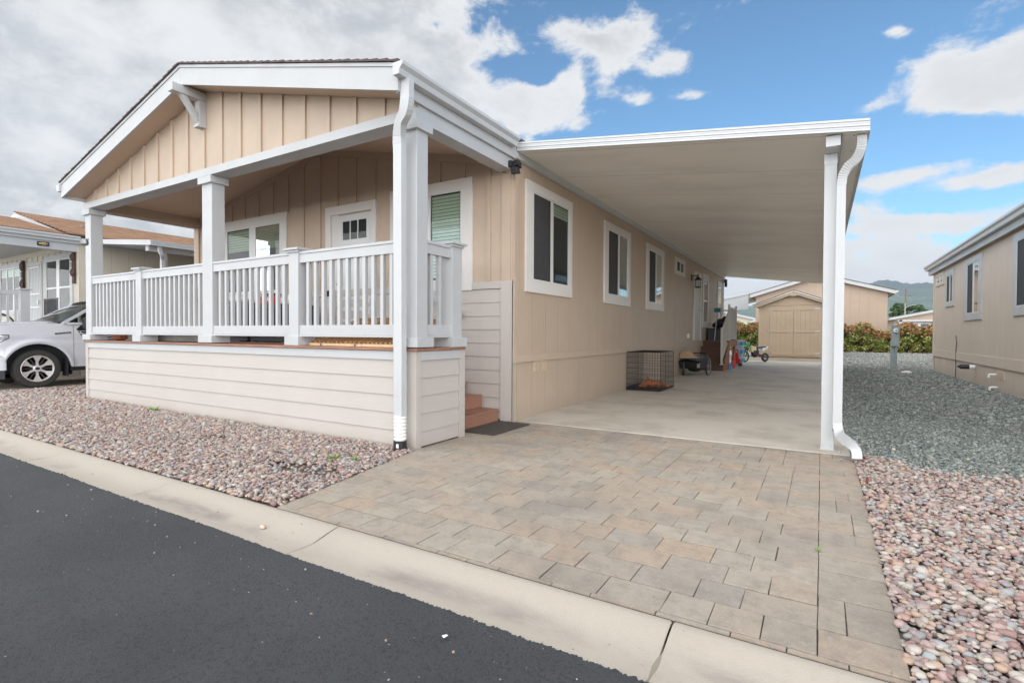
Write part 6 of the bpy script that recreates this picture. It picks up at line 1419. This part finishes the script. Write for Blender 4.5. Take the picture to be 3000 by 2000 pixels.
for s in (1, -1):
    for wy in (wy1, wy2):
        mb = MB()
        mb.grid([[(TC+s*x_, wy+.60*cos(a_), wz+.60*sin(a_)) for x_ in (HW-.03, HW-.42)] for a_ in np.linspace(-.25, pi+.25, 22)]); mb.box(TC+s*(HW-.42), TC+s*(HW-.40), wy-.6, wy+.6, .3, 1.0); mb.build('wheel_well', M_black, TR)
        c = Vector((TC+s*(HW-.155), wy, wz+.012)); r = wr_
        mb = MB(); mb.lathe([(.272, -.12), (.34, -.135), (.385, -.125), (.403, -.09), (r+.002, -.04), (r+.002, .04), (.403, .09), (.385, .125), (.34, .135), (.272, .12)], c, 'x', 56, close=True); ty = mb.build('wheel', M_rub, TR, smooth=45)
        mb = MB(); so = s*.09
        mb.lathe([(.262, -.10), (.262, .10)], c, 'x', 40); mb.f = mb.f[:-2]; mb.mi = mb.mi[:-2]
        mb.lathe([(.255, so-.12*s), (.02, so-.12*s)], c, 'x', 32); mb.build('barrel', M_alloyd, ty)
        mb = MB(); mb.lathe([(.250, so), (.277, so+.020*s), (.280, so+.034*s), (.270, so+.036*s), (.258, so+.02*s)], c, 'x', 48, close=True)
        for k in range(6):
            a_ = pi/2+k*pi/3
            def pol(rr2, da, xo): return (c.x+so+xo*s, c.y+rr2*cos(a_+da), c.z+rr2*sin(a_+da))
            A = [pol(.05, -.42, .0), pol(.16, -.15, .006), pol(.262, -.27, .02), pol(.262, .27, .02), pol(.16, .15, .006), pol(.05, .42, .0)]
            mb.prism(A, (-s*.03, 0, 0))
        mb.lathe([(.072, so-.02*s), (.072, so+.008*s), (.05, so+.014*s)], c, 'x', 24)
        mb.build('spokes', M_alloy, ty)
        mb = MB()
        for k in range(6):
            a_ = pi/2+pi/6+k*pi/3
            A = [pol2 for pol2 in ((c.x+so-.012*s, c.y+.06*cos(a_-.2), c.z+.06*sin(a_-.2)), (c.x+so-.0*s, c.y+.255*cos(a_-.045), c.z+.255*sin(a_-.045)), (c.x+so-.0*s, c.y+.255*cos(a_+.045), c.z+.255*sin(a_+.045)), (c.x+so-.012*s, c.y+.06*cos(a_+.2), c.z+.06*sin(a_+.2)))]
            mb.prism(A, (-s*.02, 0, 0))
        mb.build('inner_spokes', M_alloyd, ty)
        mb = MB(); mb.lathe([(.040, so+.0145*s), (.036, so+.02*s)], c, 'x', 24, sy=.75); hb = mb.build('hub_badge', M_blue, ty)
        mb = MB()
        for k in range(6):
            a_ = pi/2+pi/6+k*pi/3; cc_ = c+Vector((so-.004*s, .055*cos(a_), .055*sin(a_))); mb.lathe([(.010, 0), (.010, .012*s)], cc_, 'x', 6)
        mb.build('lug_nut', M_chrome, ty)
        if s > 0 and wy == wy1:
            Mh = Matrix(((0,0,1,c.x+so+.0215),(1,0,0,c.y),(0,1,0,c.z),(0,0,0,1))); text('Ford', .030, M_chrome, ty, Mh, 'badge_lettering', shear=.3)
    mb = MB(); mb.box(TC+s*(HW-.02), TC+s*(HW-.24), 4.72, 4.76, .22, .60); mb.build('mud_flap', M_black, TR)
# badge and door stripes
bxs = TC+tside(4.66, 1.165)+.002
mb = MB(); mb.hexa([(bxs+.002, 4.52, 1.135), (bxs+.002, 4.805, 1.165), (bxs+.010, 4.805, 1.165), (bxs+.010, 4.52, 1.135)], [(bxs-.002, 4.52, 1.165), (bxs-.002, 4.805, 1.195), (bxs+.006, 4.805, 1.195), (bxs+.006, 4.52, 1.165)])
bd = mb.build('fender_badge', M_black, TR)
Mb = Matrix(((0,0,1,bxs+.0105),(1,0,0,4.662),(.1,1,0,1.166),(0,0,0,1))); text('F-150', .045, M_chrome, bd, Mb, 'badge_lettering', sx=2.0)
mb = MB()
for k in range(4):
    z1_ = 1.205-.055*k; 
    for j, (ya_, yb_) in enumerate(((4.93+.03*k, 4.965+.035*k), (4.98+.035*k, 5.25), (5.27, 5.8))):
        if ya_ >= yb_: continue
        xs_ = TC+tside(5.0, z1_-.02)+.003; mb.hexa([(xs_, ya_+.02, z1_-.038), (xs_, yb_, z1_-.038), (xs_+.001, yb_, z1_-.038), (xs_+.001, ya_+.02, z1_-.038)], [(xs_-.002, ya_, z1_), (xs_-.002, yb_, z1_), (xs_-.001, yb_, z1_), (xs_-.001, ya_, z1_)])
mb.build('stripe_decal', M_black, TR)

# ================================================================== small litter
gp = scatter(-7, .4, 1.35, 2.2, .07, lambda x, y: rng.uniform(0, 1, x.size) < .10+.35*np.exp(-((y-1.83)/.05)**2)+.15*np.exp(-((y-2.17)/.03)**2), -.026, .001)
gp[:, 2] = np.interp(gp[:, 1], [1.3, 1.78, 1.80, 1.92, 1.98, 2.04, 2.10, 2.15, 2.2], [-.018, -.020, -.036, -.043, -.040, -.028, -.012, -.002, .001])
stuff(stones('road_grit', gp, (.0036, .45), .7, M_peb, 1, smooth=False))
mb = MB(); mb.quad((-1.298, 1.625, -.016), (-1.282, 1.618, -.018), (-1.273, 1.636, -.013), (-1.288, 1.642, -.016)); tag(mb.build('paper_scrap', M_pvc, fix=False), 'tiny white scrap lying on the asphalt', 'scrap')
mb = MB(); mb.ell((-3.02, 1.98, -.03), (.022, .017, .014)); tag(mb.build('pebble', pmat('pale_pebble', (.55, .46, .38), .7), smooth=True), 'single pale pebble lying in the concrete gutter', 'pebble')
def weed(x, y, label, n=10, s=.05, seed=1):
    r_ = random.Random(seed); mb = MB()
    for k in range(n):
        a_ = r_.uniform(0, 2*pi); l_ = s*r_.uniform(.6, 1.3); e_ = Vector((x+cos(a_)*l_, y+sin(a_)*l_, l_*r_.uniform(.3, 1.0)+.01)); b_ = Vector((x, y, .0)); p = Vector((-sin(a_), cos(a_), 0))*l_*.22; m_ = b_.lerp(e_, .55)+Vector((0, 0, l_*.2))
        mb.quad(b_, m_+p, e_, m_-p)
    tag(mb.build('weed', M_weed, fix=False), label, 'weed')
weed(-3.92, 3.30, 'bright green weed in the pebbles in front of the deck', 16, .05, 1); weed(-3.72, 3.36, 'small sprout right of the larger weed in the pebbles', 9, .045, 2); weed(-.005, 3.31, 'tiny green sprout in a paver joint', 7, .018, 3); weed(.52, 5.75, 'pale sprout in the pebbles by the carport downspout', 8, .035, 4); weed(.62, 3.35, 'yellow-green weed among the right-hand pebbles', 6, .022, 5)
weed(-8.6, 3.88, 'grassy tuft against the deck skirt', 12, .08, 7)
r_ = random.Random(4); mb = MB()
for k in range(60):
    if k < 30: x, y, z = r_.uniform(.32, 3), r_.uniform(2.2, 6), .035
    elif k < 42: x, y, z = r_.uniform(.29, .36), r_.uniform(2.2, 5.5), .02
    else: x, y, z = r_.uniform(-9, -3.5), r_.uniform(2.3, 3.9), .035
    a_ = r_.uniform(0, pi); l_ = r_.uniform(.012, .028); d = Vector((cos(a_), sin(a_), r_.uniform(-.2, .3)))*l_; e_ = Vector((-sin(a_), cos(a_), r_.uniform(-.2, .3)))*l_*.45; c = Vector((x, y, z)); mb.quad(c-d, c+e_, c+d, c-e_)
stuff(mb.build('leaf_litter', M_litter, fix=False))
for k, (x, y) in enumerate(((.335, 5.72), (.325, 5.0))):
    mb = MB(); mb.tube([(x, y, -.02), (x+.004, y, .06)], .009, 6); tag(mb.build('iron_stake', M_rust), ('rusty stake under the carport downspout outlet', 'rusty stake at the paver edge, the nearer of two')[k], 'stake', 'rusty edging stakes')

# ================================================================== haze
mb = MB(); mb.box(-900, 1150, -45, 3300, -2.5, 285); hz = mb.build('haze', None) if False else None
me = bpy.data.meshes.new('haze'); me.from_pydata(mb.v, [], mb.f)
hm = bpy.data.materials.new('pale_air'); hm.use_nodes = True; k = hm.node_tree; k.nodes.clear()
pv = k.nodes.new('ShaderNodeVolumePrincipled'); pv.inputs['Color'].default_value = (.74, .86, 1, 1); pv.inputs['Density'].default_value = .48/3000; pv.inputs['Anisotropy'].default_value = .1
om = k.nodes.new('ShaderNodeOutputMaterial'); k.links.new(pv.outputs[0], om.inputs['Volume']); me.materials.append(hm)
ho = bpy.data.objects.new('haze', me); COL.objects.link(ho); ho['kind'] = 'stuff'
SC.cycles.volume_bounces = 0; SC.cycles.max_bounces = 10; SC.cycles.diffuse_bounces = 6; SC.cycles.transparent_max_bounces = 12
